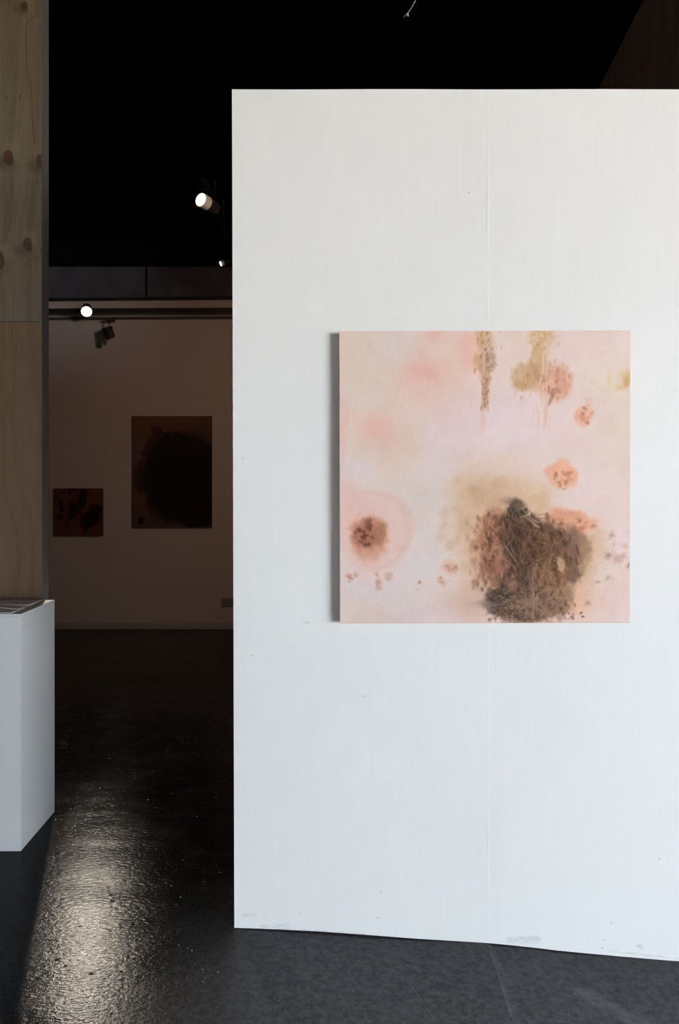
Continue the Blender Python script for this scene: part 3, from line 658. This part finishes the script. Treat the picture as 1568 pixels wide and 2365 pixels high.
def m_whitewall():
    n = NT('white_emulsion', .55, .35)
    x, y, z = n.xyz()
    st = n.noise(60, 3, .6, n.mapped((1, 1, .045))); big = n.noise(1.2, 3)
    col = n.mix(n.ramp(big, .3, .7), (.80, .80, .80), (.83, .83, .825))
    col = n.mix(n.math('MULTIPLY', n.ramp(st, .45, .75), .25), col, (.86, .86, .855))
    W = lambda u, v: px(u, v, 2.78)
    def smear(u0, v0, u1, v1, w, cell=30):
        p, q = W(u0, v0), W(u1, v1)
        return n.math('MULTIPLY', n.seg(x, z, (p.x, p.z), (q.x, q.z), w), n.ramp(n.noise(cell, 4, .7, n.mapped((1, 1, 3))), .35, .7))
    d = smear(605, 2141, 665, 2136, .010)
    for a in [(1180,2172,1240,2168,.022),(560,2115,590,2112,.008),(1476,2185,1480,2190,.012),(640,2144,840,2158,.006),(1400,2195,1568,2215,.005)]:
        d = n.math('MAXIMUM', d, smear(*a))
    p = W(704, 1438); d = n.math('MAXIMUM', d, n.math('MULTIPLY', n.seg(x, z, (p.x, p.z), (p.x+.001, p.z-.002), .010), .35))
    col = n.mix(n.math('MULTIPLY', d, .5), col, (.42, .42, .42))
    # fine specks of dirt
    v = n.vor(9, n.mapped((1, 0, 1))); s1 = n.math('MULTIPLY', n.ramp(v.outputs['Distance'], .030, .012), n.ramp(n.noise(2.2, 2), .50, .62))
    for (u, vv) in [(1390,2190),(694,2110),(872,2120),(880,2062),(560,1060),(843,1608),(582,1514),(1412,2132),(1030,1060),(1522,1984),(1395,2171)]:
        p = W(u, vv); s1 = n.math('MAXIMUM', s1, n.seg(x, z, (p.x, p.z), (p.x+.0005, p.z+.001), .0028))
    col = n.mix(n.math('MULTIPLY', s1, .7), col, (.22, .22, .22))
    # filled board joint: a faint ridge
    jt = n.ramp(n.math('ABSOLUTE', n.math('SUBTRACT', x, .508)), .004, .001)
    jt = n.math('MULTIPLY', jt, n.ramp(n.noise(3, 3), .40, .56))
    col = n.mix(n.math('MULTIPLY', jt, .35), col, (.92, .92, .92))
    b1 = n.bump(st, .0006, .6); b2 = n.bump(n.noise(160, 3, .6, n.mapped((1, 1, .12))), .0003, .5, b1); b3 = n.bump(jt, .0006, .6, b2)
    b4 = n.bump(n.noise(5, 3), .003, .35, b3)
    return n.out(col, None, b4)

def m_rear():
    n = NT('warm_white_plaster', .7, .2); f = n.noise(2, 4, .6)
    return n.out(n.mix(f, (.52, .46, .43), (.58, .52, .49)), None, n.bump(n.noise(30, 4), .002, .4))

def m_concrete(col):
    n = NT('raw_concrete', .8, .2); f = n.noise(3, 5, .65); g = n.noise(25, 3)
    c = n.mix(n.ramp(f, .3, .7), tuple(v*.75 for v in col), tuple(v*1.2 for v in col))
    return n.out(c, None, n.bump(g, .003, .5))

def m_darkply():
    n = NT('dark_plywood', .7, .2)
    v = n.mapped((5, 5, .7)); f = n.noise(3.0, 5, .6, v, 1.6)
    return n.out(n.mix(n.ramp(f, .35, .65), (.055, .031, .024), (.10, .056, .042)))

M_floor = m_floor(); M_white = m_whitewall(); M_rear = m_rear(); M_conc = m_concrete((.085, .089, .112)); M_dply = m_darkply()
M_black = plain('black_paint', (.004, .004, .0045), .9, .1); M_blackmetal = plain('black_metal', (.02, .02, .02), .38, .5)
M_dark = plain('dark_grey_wall', (.05, .05, .052), .8, .2); M_frontwall = plain('front_wall_paint', (.86, .81, .75), .8, .2)
M_ceil = plain('ceiling_black', (.0008, .0008, .0009), .95, .0)
M_plinth = None

# ================================================================ the setting
GAP = [(541, .0020), (620, .004), (700, .0055), (850, .0065), (1000, .0030), (1112, .0004), (1126, .0006), (1132, .0050), (1230, .0030), (1300, .0040), (1420, .0010), (1568, .0010)]
EDGE = [(541, 2143), (640, 2146.5), (740, 2151.5), (850, 2159.5), (960, 2168), (1060, 2174), (1125, 2178), (1210, 2186), (1300, 2197), (1420, 2208), (1568, 2220.5)]
DW = 2.78; DP = 3.83
EX = [(u-CX)/FPX*DW for u, v in EDGE]; EZ = [EYE-(v-HZ)/FPX*DW for u, v in EDGE]
GX = [(u-CX)/FPX*DW for u, g in GAP]; GZ = [g for u, g in GAP]
def base_z(x):      # underside of the white wall
    return float(np.interp(x, EX+[2.5], EZ+[EZ[-1]-.03]))
def floor_z(x):
    if x < -.55: return 0.0
    if x > 2.5: return base_z(2.5)-.001
    b = base_z(max(x, EX[0]))-float(np.interp(x, GX, GZ))
    if x < EX[0]: t = (x+.55)/(EX[0]+.55); return b*t
    return b
xs = sorted(set([-6.5, -4, -2, -1, -.55, -.5, -.45, -.4]+[round(v, 4) for v in EX+GX]+list(np.round(np.linspace(-.35, 1.6, 60), 4))+[1.8, 2.1, 2.5, 4, 6, 8.2, 19.2]))
ys = [-9.2, -2, 0, 1, 1.5, 2, 2.4, 2.7, 2.78, 2.9, 3.2, 4, 5, 6, 7, 8.6]
bm = bmesh.new(); gr = [[bm.verts.new((x, y, floor_z(x))) for x in xs] for y in ys]
for r0, r1 in zip(gr, gr[1:]):
    for k in range(len(xs)-1): bm.faces.new((r0[k], r0[k+1], r1[k+1], r1[k]))
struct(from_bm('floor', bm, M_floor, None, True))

CEIL = 4.0
struct(box('ceiling', -6.5, 19.2, -9.2, 8.7, CEIL, CEIL+.1, M_ceil))

# white free-standing wall: boards on a core, underside cut to the floor
def wall_piece(name, x0, x1, y0, y1, mat, parent=None, lean=True):
    bm = bmesh.new(); n = 26; top = EYE+(HZ-206)/FPX*DW
    X = [x0+(x1-x0)*k/(n-1) for k in range(n)]
    lo = [(x, base_z(x)) for x in X]; hi = [(x, top-(.0010 if 0 else 0)+.0006*math.sin(x*9)) for x in X]
    if lean: hi[0] = (px(535.5, 206, DW).x, hi[0][1]); lo[0] = (px(541, 206, DW).x, lo[0][1])
    F = [[bm.verts.new((a, y, b)) for a, b in row] for y in (y0, y1) for row in (lo, hi)]
    for k in range(n-1):
        bm.faces.new((F[0][k], F[0][k+1], F[1][k+1], F[1][k])); bm.faces.new((F[2][k+1], F[2][k], F[3][k], F[3][k+1]))
        bm.faces.new((F[1][k], F[1][k+1], F[3][k+1], F[3][k])); bm.faces.new((F[0][k+1], F[0][k], F[2][k], F[2][k+1]))
    bm.faces.new((F[0][0], F[1][0], F[3][0], F[2][0])); bm.faces.new((F[0][-1], F[2][-1], F[3][-1], F[1][-1]))
    return from_bm(name, bm, mat, parent)
wc = struct(wall_piece('wall_center', px(541, 0, DW).x, 2.5, DW+.012, DW+.13, M_white))
b1 = wall_piece('board', px(541, 0, DW).x, .5078, DW, DW+.0119, M_white, wc); b2 = wall_piece('board', .5081, 2.5, DW, DW+.0119, M_white, wc, False)

# rear wall of the far room
YR = 8.39
z_line = px(0, 690, YR).z
wr = struct(box('wall_rear', -6.5, 2.1, YR, YR+.12, 0, z_line, M_rear))
struct(box('trim_1', -6.5, 2.1, YR-.10, YR-.002, px(0, 610, YR-.1).z, CEIL-.001, M_black), 'black beam under the ceiling above the rear wall')
xj = px(337, 0, YR).x
for (a, b) in ((-6.5, xj-.012), (xj+.012, 2.1)):
    box('lintel', a, b, YR+.001, YR+.10, z_line+.001, CEIL-.002, M_conc, wr)
box('joint_strip', xj-.012, xj+.012, YR+.03, YR+.09, z_line+.001, CEIL-.002, M_black, wr)
struct(box('baseboard_rear', -6.5, 2.1, YR-.014, YR-.0005, .0005, .067, plain('skirting_paint', (.42, .40, .40), .6), None, .002))
# brown boarded wall running back at right
bm = bmesh.new(); A = Vector((1.466, 2.95)); B_ = Vector((1.87, 8.38)); dr = (B_-A).normalized(); nrm = Vector((dr.y, -dr.x))*.08
vs = [bm.verts.new((p.x, p.y, z)) for z in (-.09, CEIL-.001) for p in (A, B_, B_+nrm, A+nrm)]
for f in ((0, 3, 2, 1), (4, 5, 6, 7), (0, 1, 5, 4), (1, 2, 6, 5), (2, 3, 7, 6), (3, 0, 4, 7)): bm.faces.new([vs[i] for i in f])
bmesh.ops.recalc_face_normals(bm, faces=bm.faces)
struct(from_bm('wall_right', bm, M_dply))
# the rest of the shell (behind the camera and out of sight)
struct(box('wall_west', -6.62, -6.5, DP+.1, 8.7, 0, CEIL, M_dark)); struct(box('wall_east', 19.2, 19.32, -9.2, 3.1, -.15, CEIL, M_frontwall))
struct(box('wall_southwest', -3.72, -3.6, -9.2, DP+.099, 0, CEIL, M_frontwall))
struct(box('wall_return', 2.52, 19.2, 2.93, 3.05, -.14, CEIL, M_frontwall))
wf = struct(box('wall_front', VX1+.06, WX0-.06, WY-.12, WY, 0, CEIL, M_frontwall))
for a in ((-6.5, VX0-.06, 0, CEIL), (VX0-.06, VX1+.06, 0, VZ0-.06), (VX0-.06, VX1+.06, VZ1+.06, CEIL), (WX1+.06, 19.2, -.12, CEIL), (WX0-.06, WX1+.06, WZ1+.06, CEIL), (WX0-.06, WX1+.06, -.12, WZ0-.06)):
    box('wall_panel', a[0], a[1], WY-.12, WY, a[2], a[3], M_frontwall, wf)
for k, (a0, a1, c0, c1, nm) in enumerate(((WX0, WX1, WZ0, WZ1, 3), (VX0, VX1, VZ0, VZ1, 0))):  # second frame surrounds the opening added for fill light
    bm = bmesh.new()
    add_box(bm, a0-.058, a0, WY-.1, WY+.02, c0-.058, c1+.058); add_box(bm, a1, a1+.058, WY-.1, WY+.02, c0-.058, c1+.058)
    add_box(bm, a0, a1, WY-.1, WY+.02, c0-.058, c0); add_box(bm, a0, a1, WY-.1, WY+.02, c1, c1+.058)
    for q in range(nm):
        xm = a0+(a1-a0)*(q+1)/(nm+1); add_box(bm, xm-.025, xm+.025, WY-.08, WY, c0, c1)
    struct(from_bm('window_%d' % (k+1), bm, M_blackmetal))

# plywood-clad partition at left
def xl(z): return -1.4085-.0022*(z-2.0)
wl = struct(box('wall_left', -6.5, -1.4095, DP+.013, DP+.094, 0.0, CEIL-.002, None))
n = NT('grey_timber', .55, .4); xx, yy, zz = n.xyz()
g = n.noise(9, 5, .6, n.mapped((6, 10, .5)), 1.2)
M_timber = n.out(n.mix(n.ramp(g, .3, .7), (.066, .055, .050), (.105, .092, .088)))
wl.data.materials.append(M_timber)
M_ply = pigment_mat('pine_veneer', .5, .3, .0004, 300)
SEAM = px(0, 743, DP).z
def ply_sheet(z0, z1, W, H, seed, knots, base, dark, period, lines):
    x0, x1 = -2.6, -1.4085
    U0 = CX+x0/DP*FPX; U1 = CX+x1/DP*FPX; V0 = HZ-(z1-EYE)/DP*FPX; V1 = HZ-(z0-EYE)/DP*FPX
    C = veneer(W, H, U0, U1, V0, V1, seed, knots, base, dark, period, lines)
    s = empty('plywood_sheet', (0, 0, 0)); s.parent = wl
    def corner(U, V):
        Z = z1+(z0-z1)*V; XR = -1.4085-.0022*(Z-2.0); X = x0+(XR-x0)*U
        return np.stack([X, np.full_like(X, DP), Z], -1)
    bm = bmesh.new(); add_box(bm, x0, x1-.0006, DP+.0004, DP+.0125, z0, z1)
    core = from_bm('plywood_sheet', bm, M_timber, wl); bpy.data.objects.remove(s)
    painted_grid('face_veneer', C, corner, M_ply, core, 1.0)
    return core
ply_sheet(SEAM+.001, CEIL-.003, 300, 560, 21,
          [(20, 364, 10), (96, 372, 9), (66, 565, 8.5), (-2, 600, 11), (58, 14, 7), (-160, 200, 12), (-300, 480, 12)], (92, 82, 68), (66, 54, 40), 64,
          [([(84,-10),(88,30),(66,50),(62,80),(64,160),(72,200),(76,260),(80,330)], 1.3, .6), ([(72,420),(78,450),(70,480),(66,530)], 1.0, .4), ([(90,592),(66,602),(58,615)], .9, .5),
           ([(16,222),(16,230)], 1.2, .8), ([(48,218),(48,228)], 1.4, .9), ([(26,258),(26,266)], 1.1, .6), ([(46,230),(44,300)], .8, .35), ([(95,575),(95,585)], 1.4, .7)])
ply_sheet(.002, SEAM-.001, 300, 620, 57, [(-120, 1000, 10), (-260, 1200, 12)], (92, 73, 55), (74, 51, 34), 34,
          [([(24,745),(30,790),(34,830)], 1.3, .6), ([(36,1215),(38,1235)], 1.2, .6), ([(26,1190),(27,1200)], 1.1, .7)])

# ================================================================ the pink painting on the white wall
DC = DW-.038
M_canvas = pigment_mat('oil_paint_on_canvas', .75, .2, .00035, 700, 1.0)
pt = tag(empty('painting', (.49, DW, 1.55)), 'large square pink canvas with brown mole-like blotches hung on the white wall', 'painting')
inv = Matrix.Translation((-.49, -DW, -1.55))
TL, TR, BL, BR = px(783.6, 765, DC), px(1455.6, 763, DC), px(785.2, 1440, DC), px(1454.2, 1438.5, DC)
def corner(U, V):
    q = [np.array(v) for v in (TL, TR, BL, BR)]
    a = (1-U)[..., None]; b = U[..., None]; t = (1-V)[..., None]; s = V[..., None]
    return q[0]*a*t+q[1]*b*t+q[2]*a*s+q[3]*b*s-np.array((.49, DW, 1.55))
NC = 690
painted_grid('canvas', paint_mole(NC), corner, M_canvas, pt, CANVAS_GAIN)
n = NT('canvas_edge_paint', .8, .2); g = n.noise(25, 4, .7)
M_edge = n.out(n.mix(g, (.44, .20, .15), (.66, .42, .35)))
bm = bmesh.new()
ring = lambda y, k: [bm.verts.new(inv @ Vector((v.x, y, v.z))) for v in (TL, TR, BR, BL)]
r0 = ring(DC+.0002, 0); r1 = ring(DC+.035, 0)
for k in range(4): bm.faces.new((r0[k], r0[(k+1) % 4], r1[(k+1) % 4], r1[k]))
bmesh.ops.recalc_face_normals(bm, faces=bm.faces)
from_bm('canvas_edge', bm, M_edge, pt)
bm = bmesh.new(); L, R, T, Bt = TL.x+.003, TR.x-.003, TR.z-.003, BL.z+.004
L += .001; R -= .001
for a in ((L, R, T-.045, T), (L, R, Bt, Bt+.045), (L, L+.045, Bt+.045, T-.045), (R-.045, R, Bt+.045, T-.045)):
    add_box(bm, a[0], a[1], DC+.002, DW-.0005, a[2], a[3])
bm.transform(inv)
from_bm('stretcher_frame', bm, plain('stretcher_pine', (.45, .33, .22), .7), pt)

# small screw left in the wall
sp_ = px(712.4, 1437.6, DW); sw = tag(empty('screw', sp_, (math.pi/2, 0, 0)), 'tiny dark screw stub in the white wall left of the painting, below its lower corner', 'screw')
lathe('screw_head', [(0, .0035), (.0012, .0034), (.0019, .002), (.0019, .0)], M_blackmetal, sw, 12)
lathe('plug_collar', [(.0019, .0008), (.0042, .0008), (.0046, 0)], plain('collar_white', (.9, .9, .9), .4), sw, 16)

# ================================================================ far paintings
def hung(name, label, u0, u1, v0, v1, C, gain, dep=.03):
    d = YR-dep; a, b = px(u0, v0, d), px(u1, v1, d); c = (a+b)/2; org = Vector((c.x, YR, c.z))
    r = tag(empty(name, org), label, 'painting')
    q = np.array(a), np.array(b)
    def cr(U, V):
        return np.stack([a.x+(b.x-a.x)*U, np.full_like(U, d), a.z+(b.z-a.z)*V], -1)-np.array(org)
    painted_grid('canvas', C, cr, M_farcanvas, r, gain)
    bm = bmesh.new(); add_box(bm, a.x-org.x+.0006, b.x-org.x-.0006, -dep+.0006, -.0008, b.z-org.z+.0006, a.z-org.z-.0006)
    from_bm('canvas_edge', bm, plain('dark_canvas_edge', (.06, .035, .03), .8), r)
M_farcanvas = pigment_mat('far_canvas_paint', .8, .1)
hung('painting', 'tall dark canvas with a black round shape on the far wall', 306, 489, 961, 1218, paint_ring(184, 259), FAR_GAIN)
hung('painting', 'small square dark red canvas with black spots at left on the far wall', 125, 237, 1128, 1237, paint_spots(150, 150), FAR_GAIN)

# wall socket low on the far wall
so = tag(empty('wall_socket', px(526, 1391, YR)), 'dull socket plate low on the far wall beside the white wall edge', 'socket')
w2, h2 = .13, .042
bm = bmesh.new(); add_box(bm, -.064, w2, -.012, -.0005, -h2, h2, .003); from_bm('cover_plate', bm, plain('socket_plastic', (.22, .21, .20), .5), so)
for k in range(2):
    bm = bmesh.new(); add_box(bm, -.045+k*.085, .012+k*.085, -.0145, -.0121, -.026, .026, .001); from_bm('outlet', bm, plain('socket_face', (.20, .19, .18), .5), so)

# rails along the far wall
def rail(name, label, u0, v0, u1, v1, d, h, dep, mat, cat='rail', rnd=False):
    a, b = px(u0, v0, d), px(u1, v1, d); e = (b-a)/(u1-u0)
    a = a+e*(-600-u0); b = b+e*(640-u1); c = (a+b)/2
    r = tag(empty(name, c), label, cat)
    bm = bmesh.new()
    if rnd: add_tube(bm, [a-c, b-c], h/2, 12)
    else:
        for s0, s1 in ((-1, 1),):
            vs = [bm.verts.new((p-c)+Vector((0, y, z))) for y in (-dep/2, dep/2) for z in (-h/2, h/2) for p in (a, b)]
            for f in ((0, 1, 3, 2), (4, 6, 7, 5), (0, 4, 5, 1), (2, 3, 7, 6), (0, 2, 6, 4), (1, 5, 7, 3)): bm.faces.new([vs[i] for i in f])
        bmesh.ops.recalc_face_normals(bm, faces=bm.faces)
    from_bm('rail_body', bm, mat, r)
    for k in range(5):
        p = a+(b-a)*(k+.62)/5-c; box('wall_bracket', p.x-.012, p.x+.012, 0, YR-d, p.z-.008, p.z+.008, mat, r)
    return a, b
M_rail = plain('rail_brown', (.055, .045, .04), .6)
rail('conduit', 'uppermost black pipe running along the far wall under the grey lintel', 117, 691.5, 534, 688, YR-.04, .030, .03, M_blackmetal, 'pipe', True)
rail('lighting_track', 'black lighting track along the far wall, behind the bright round lamp', 117, 719, 534, 717, YR-.12, .046, .05, M_blackmetal, 'lighting track')
rail('cable_trunking', 'thin brown cable trunking, lowest of the three lines along the far wall', 117, 736, 534, 733, YR-.03, .022, .03, M_rail, 'cable trunking')

# ceiling track running back along the far room
tr = tag(empty('lighting_track', (-1.02, 6.6, 3.80)), 'black ceiling lighting track running back beside the white wall top', 'lighting track')
box('rail_body', -.018, .018, -.52, 1.55, -.018, .018, M_black, tr)
box('cable_tray', -.006, .010, -.02, 1.55, -.085, -.070, M_black, tr)
for k in range(4):
    y = .02+k*.48; box('hanger', -.004, .004, y-.004, y+.004, -.070, -.018, M_black, tr); box('hanger', -.005, .005, y-.005, y+.005, .018, CEIL-3.80, M_blackmetal, tr)

# ================================================================ spotlights
M_glow = emit('lamp_glow', (1.0, .80, .55), 60.0); M_glow_dim = emit('lamp_glow_side', (1.0, .72, .42), 2.2)
M_refl = NT('lamp_reflector', .25, .8, 1.0).out((.85, .75, .6)); M_shell = plain('lamp_shell_grey', (.018, .018, .018), .5)
M_inner = NT('snoot_lining', .35, .5).out((.75, .68, .58))
def aim(d): return Vector(d).to_track_quat('Z', 'Y').to_euler()
def spotlight(loc, target, up, label, watts, radius=.045, angle=70, blend=.6, lit=True, col=(1, .78, .52), size=1.0, shade=None):
    loc = Vector(loc); target = Vector(target)
    r = tag(empty('spotlight', loc), label, 'spotlight', None)
    h = empty('lamp_head', (0, 0, 0)); bpy.data.objects.remove(h)
    e = aim(target-loc); s = size
    head = lathe('lamp_head', [(0, -.13*s), (.034*s, -.13*s), (.046*s, -.11*s), (.052*s, -.02*s), (.058*s, .0), (.058*s, .012*s), (.052*s, .012*s), (.050*s, -.004*s), (.02*s, -.03*s), (0, -.03*s)], M_shell, r)
    head.rotation_euler = e
    lens = lathe('lens', [(0, .004*s), (.030*s, .003*s), (.045*s, -.001*s)], M_glow if lit else M_blackmetal, head)
    rim = lathe('reflector_rim', [(.046*s, .0), (.052*s, .024*s), (.0545*s, .024*s), (.053*s, .0)], M_refl if lit else M_shell, head)
    if shade:
        lathe('snoot', [(.050*s, .006*s), (.056*s, shade*s), (.059*s, shade*s), (.0585*s, .006*s)], M_inner, head)
    # yoke and stem up to the track
    if up:
        yk = tube('yoke', [(0, 0, -.0), (.0, .0, .06*s), (0, 0, up)], .004*s, M_black, r, 8)
        ad = box('track_adapter', -.04*s, .04*s, -.02*s, .02*s, up-.012, up+.012, M_black, r)
    else:                                  # clamped straight onto a track behind it
        box('track_adapter', -.03, .03, .07, .1345, -.02, .02, M_shell, r)
    if lit:
        ld = bpy.data.lights.new('bulb', 'SPOT'); ld.energy = watts; ld.color = col; ld.spot_size = math.radians(angle); ld.spot_blend = blend; ld.shadow_soft_size = radius
        lo = bpy.data.objects.new('bulb', ld); COL.objects.link(lo); lo.parent = r
        dv = (target-loc).normalized(); lo.location = dv*(.04*s); lo.rotation_euler = (-dv).to_track_quat('Z', 'Y').to_euler()
    return r
spotlight(px(200, 718, 8.11), (-.95, 2.4, 0), 0, 'bright round spotlight at left, low in front of the far wall', LAMP1_W, .05, 62, .7, True, (1, .88, .74))
spotlight(px(479, 470, 6.2), (-4.6, 0.6, 4.3), .104, 'glowing spotlight hanging highest, on the ceiling track against black', LAMP2_W, .04, 60, .8, True, (1, .80, .58), .9, .085)
spotlight(px(516, 607, 7.4), (-4.2, 5.6, 1.9), .245, 'smallest spotlight, half lit, beside the white wall edge above the far wall', LAMP3_W, .03, 110, 1.0, True, (1, .68, .42), .42, .07)
# added fill light, unseen behind the white wall, brightens the far wall
ld = bpy.data.lights.new('far_room_bulb', 'SPOT'); ld.energy = FILL_W; ld.color = (1, .60, .40); ld.spot_size = math.radians(80); ld.spot_blend = 1.0; ld.shadow_soft_size = .22
lo = bpy.data.objects.new('far_room_bulb', ld); COL.objects.link(lo); lo.location = (.3, 4.6, 3.3); lo.rotation_euler = (Vector((.3, 4.6, 3.3))-Vector((-1.9, 8.39, 1.75))).to_track_quat('Z', 'Y').to_euler()
r4 = tag(empty('spotlight', px(252, 768, YR-.14)), 'unlit dark spotlight hanging below the rail, right of the bright lamp', 'spotlight')
hd = lathe('lamp_head', [(0, -.055), (.040, -.055), (.046, -.045), (.046, .035), (.050, .05), (.044, .05), (.04, .02), (0, .02)], M_shell, r4); hd.rotation_euler = (math.radians(28), math.radians(-12), 0)
fl = box('barn_door', -.060, -.052, -.04, .04, -.12, .045, M_shell, r4); fl.rotation_euler = (0, math.radians(-6), 0)
tube('yoke', [(0, 0, .03), (.004, 0, .075), (-.004, 0, .11), (0, 0, .135)], .006, M_shell, r4, 8); box('track_adapter', -.035, .035, -.02, .10, .125, .15, M_shell, r4)

# ================================================================ plinth with leaflets
PX0, PX1, PY0, PY1, PZ = -1.74, px(48, 0, 3.36).x, 3.36, 3.76, px(0, 1418, 3.36).z
n = NT('plinth_paint', .5, .35); f = n.noise(2.5, 3); v = n.vor(14)
c = n.mix(f, (.50, .515, .53), (.54, .55, .56)); c = n.mix(n.math('MULTIPLY', n.ramp(v.outputs['Distance'], .03, .012), n.ramp(n.noise(3, 2), .5, .6)), c, (.3, .3, .3))
M_plinth = n.out(c, None, n.bump(n.noise(120, 3), .0004, .5))
pc = ((PX0+PX1)/2, (PY0+PY1)/2)
pl_ = tag(empty('plinth', (pc[0], pc[1], 0)), 'white square display plinth in front of the plywood wall, leaflets on top', 'plinth')
hx, hy = (PX1-PX0)/2, (PY1-PY0)/2
box('plinth_body', -hx, hx, -hy, hy, .0005, PZ-.0122, M_plinth, pl_, .0012); box('plinth_top', -hx, hx, -hy, hy, PZ-.012, PZ, M_plinth, pl_, .0012)
M_paper = plain('leaflet_paper', (.54, .46, .46), .7, .15); M_ink = plain('printing_ink', (.02, .02, .02), .6)
def leaflet(cx, cy, z, w, h, rz, lift, label, th=.0012, text=False, curl=0.0):
    r = tag(empty('leaflet', (cx, cy, z), (0, 0, rz)), label, 'leaflet', 'leaflets on the plinth')
    bm = bmesh.new(); nx, ny = 18, 6; V = {}
    for s in (0, 1):
        for i in range(nx+1):
            for j in range(ny+1):
                u = i/nx; t = j/ny
                zz = lift*(math.sin(math.pi*u)**2*.5+.12*u)*(1-.7*t)+curl*max(0, u-.55)**2*(1-t)
                V[s, i, j] = bm.verts.new((-w/2+w*u, -h/2+h*t, zz+.0003+s*th))
    for i in range(nx):
        for j in range(ny):
            bm.faces.new([V[1, i, j], V[1, i+1, j], V[1, i+1, j+1], V[1, i, j+1]]); bm.faces.new([V[0, i, j], V[0, i, j+1], V[0, i+1, j+1], V[0, i+1, j]])
    for i in range(nx):
        bm.faces.new([V[0, i, 0], V[0, i+1, 0], V[1, i+1, 0], V[1, i, 0]]); bm.faces.new([V[0, i+1, ny], V[0, i, ny], V[1, i, ny], V[1, i+1, ny]])
    for j in range(ny):
        bm.faces.new([V[0, 0, j+1], V[0, 0, j], V[1, 0, j], V[1, 0, j+1]]); bm.faces.new([V[0, nx, j], V[0, nx, j+1], V[1, nx, j+1], V[1, nx, j]])
    from_bm('sheet', bm, M_paper, r, True)
    if text:
        bm = bmesh.new(); rr = random.Random(3); x = -.135
        while x < -.006:
            l = rr.uniform(.006, .012); add_box(bm, x, x+l, h*.40, h*.40+.014, th+.0005, th+.0009); x += l+rr.uniform(.003, .006)
        from_bm('printed_text', bm, M_ink, r)
    return r
leaflet(-1.517, 3.655, PZ+.0002, .297, .19, .03, 0, 'leaflet lying at the back of the plinth top, a line of black print along it', .0042, True)
leaflet(-1.512, 3.455, PZ+.0002, .297, .150, -.05, .0, 'leaflet lying flat along the front edge of the plinth top', .0012)
leaflet(-1.500, 3.510, PZ+.0022, .270, .10, -.04, .018, 'leaflet with a lifted, curling edge in the middle of the plinth top', .0010)

# ================================================================ loose wire from the ceiling
wdp = 3.5; wp = [(975, -150), (968, -70), (963, -18), (960, 0), (955, 9), (950, 18), (945, 25), (941.5, 30.5)]
top = px(*wp[0], wdp)
wo = tag(empty('wire', (top.x, wdp, CEIL)), 'thin loose wire hanging from the black ceiling, its end frayed', 'wire')
org = Vector((top.x, wdp, CEIL)); P_ = [Vector((top.x, wdp, CEIL))]+[px(u, v, wdp) for u, v in wp]
M_wire = plain('grey_wire', (.30, .30, .28), .5)
tube('cable', [p-org for p in P_], .0019, M_wire, wo, 8)
tube('connector', [px(941.5, 30, wdp)-org, px(942, 35, wdp)-org, px(943, 38, wdp)-org], [.0026, .0036, .0012], plain('connector_white', (.75, .75, .72), .4), wo, 8)
tube('bare_end', [px(940.5, 31, wdp)-org, px(936.5, 35, wdp)-org, px(933, 40, wdp)-org], .0013, M_wire, wo, 8)
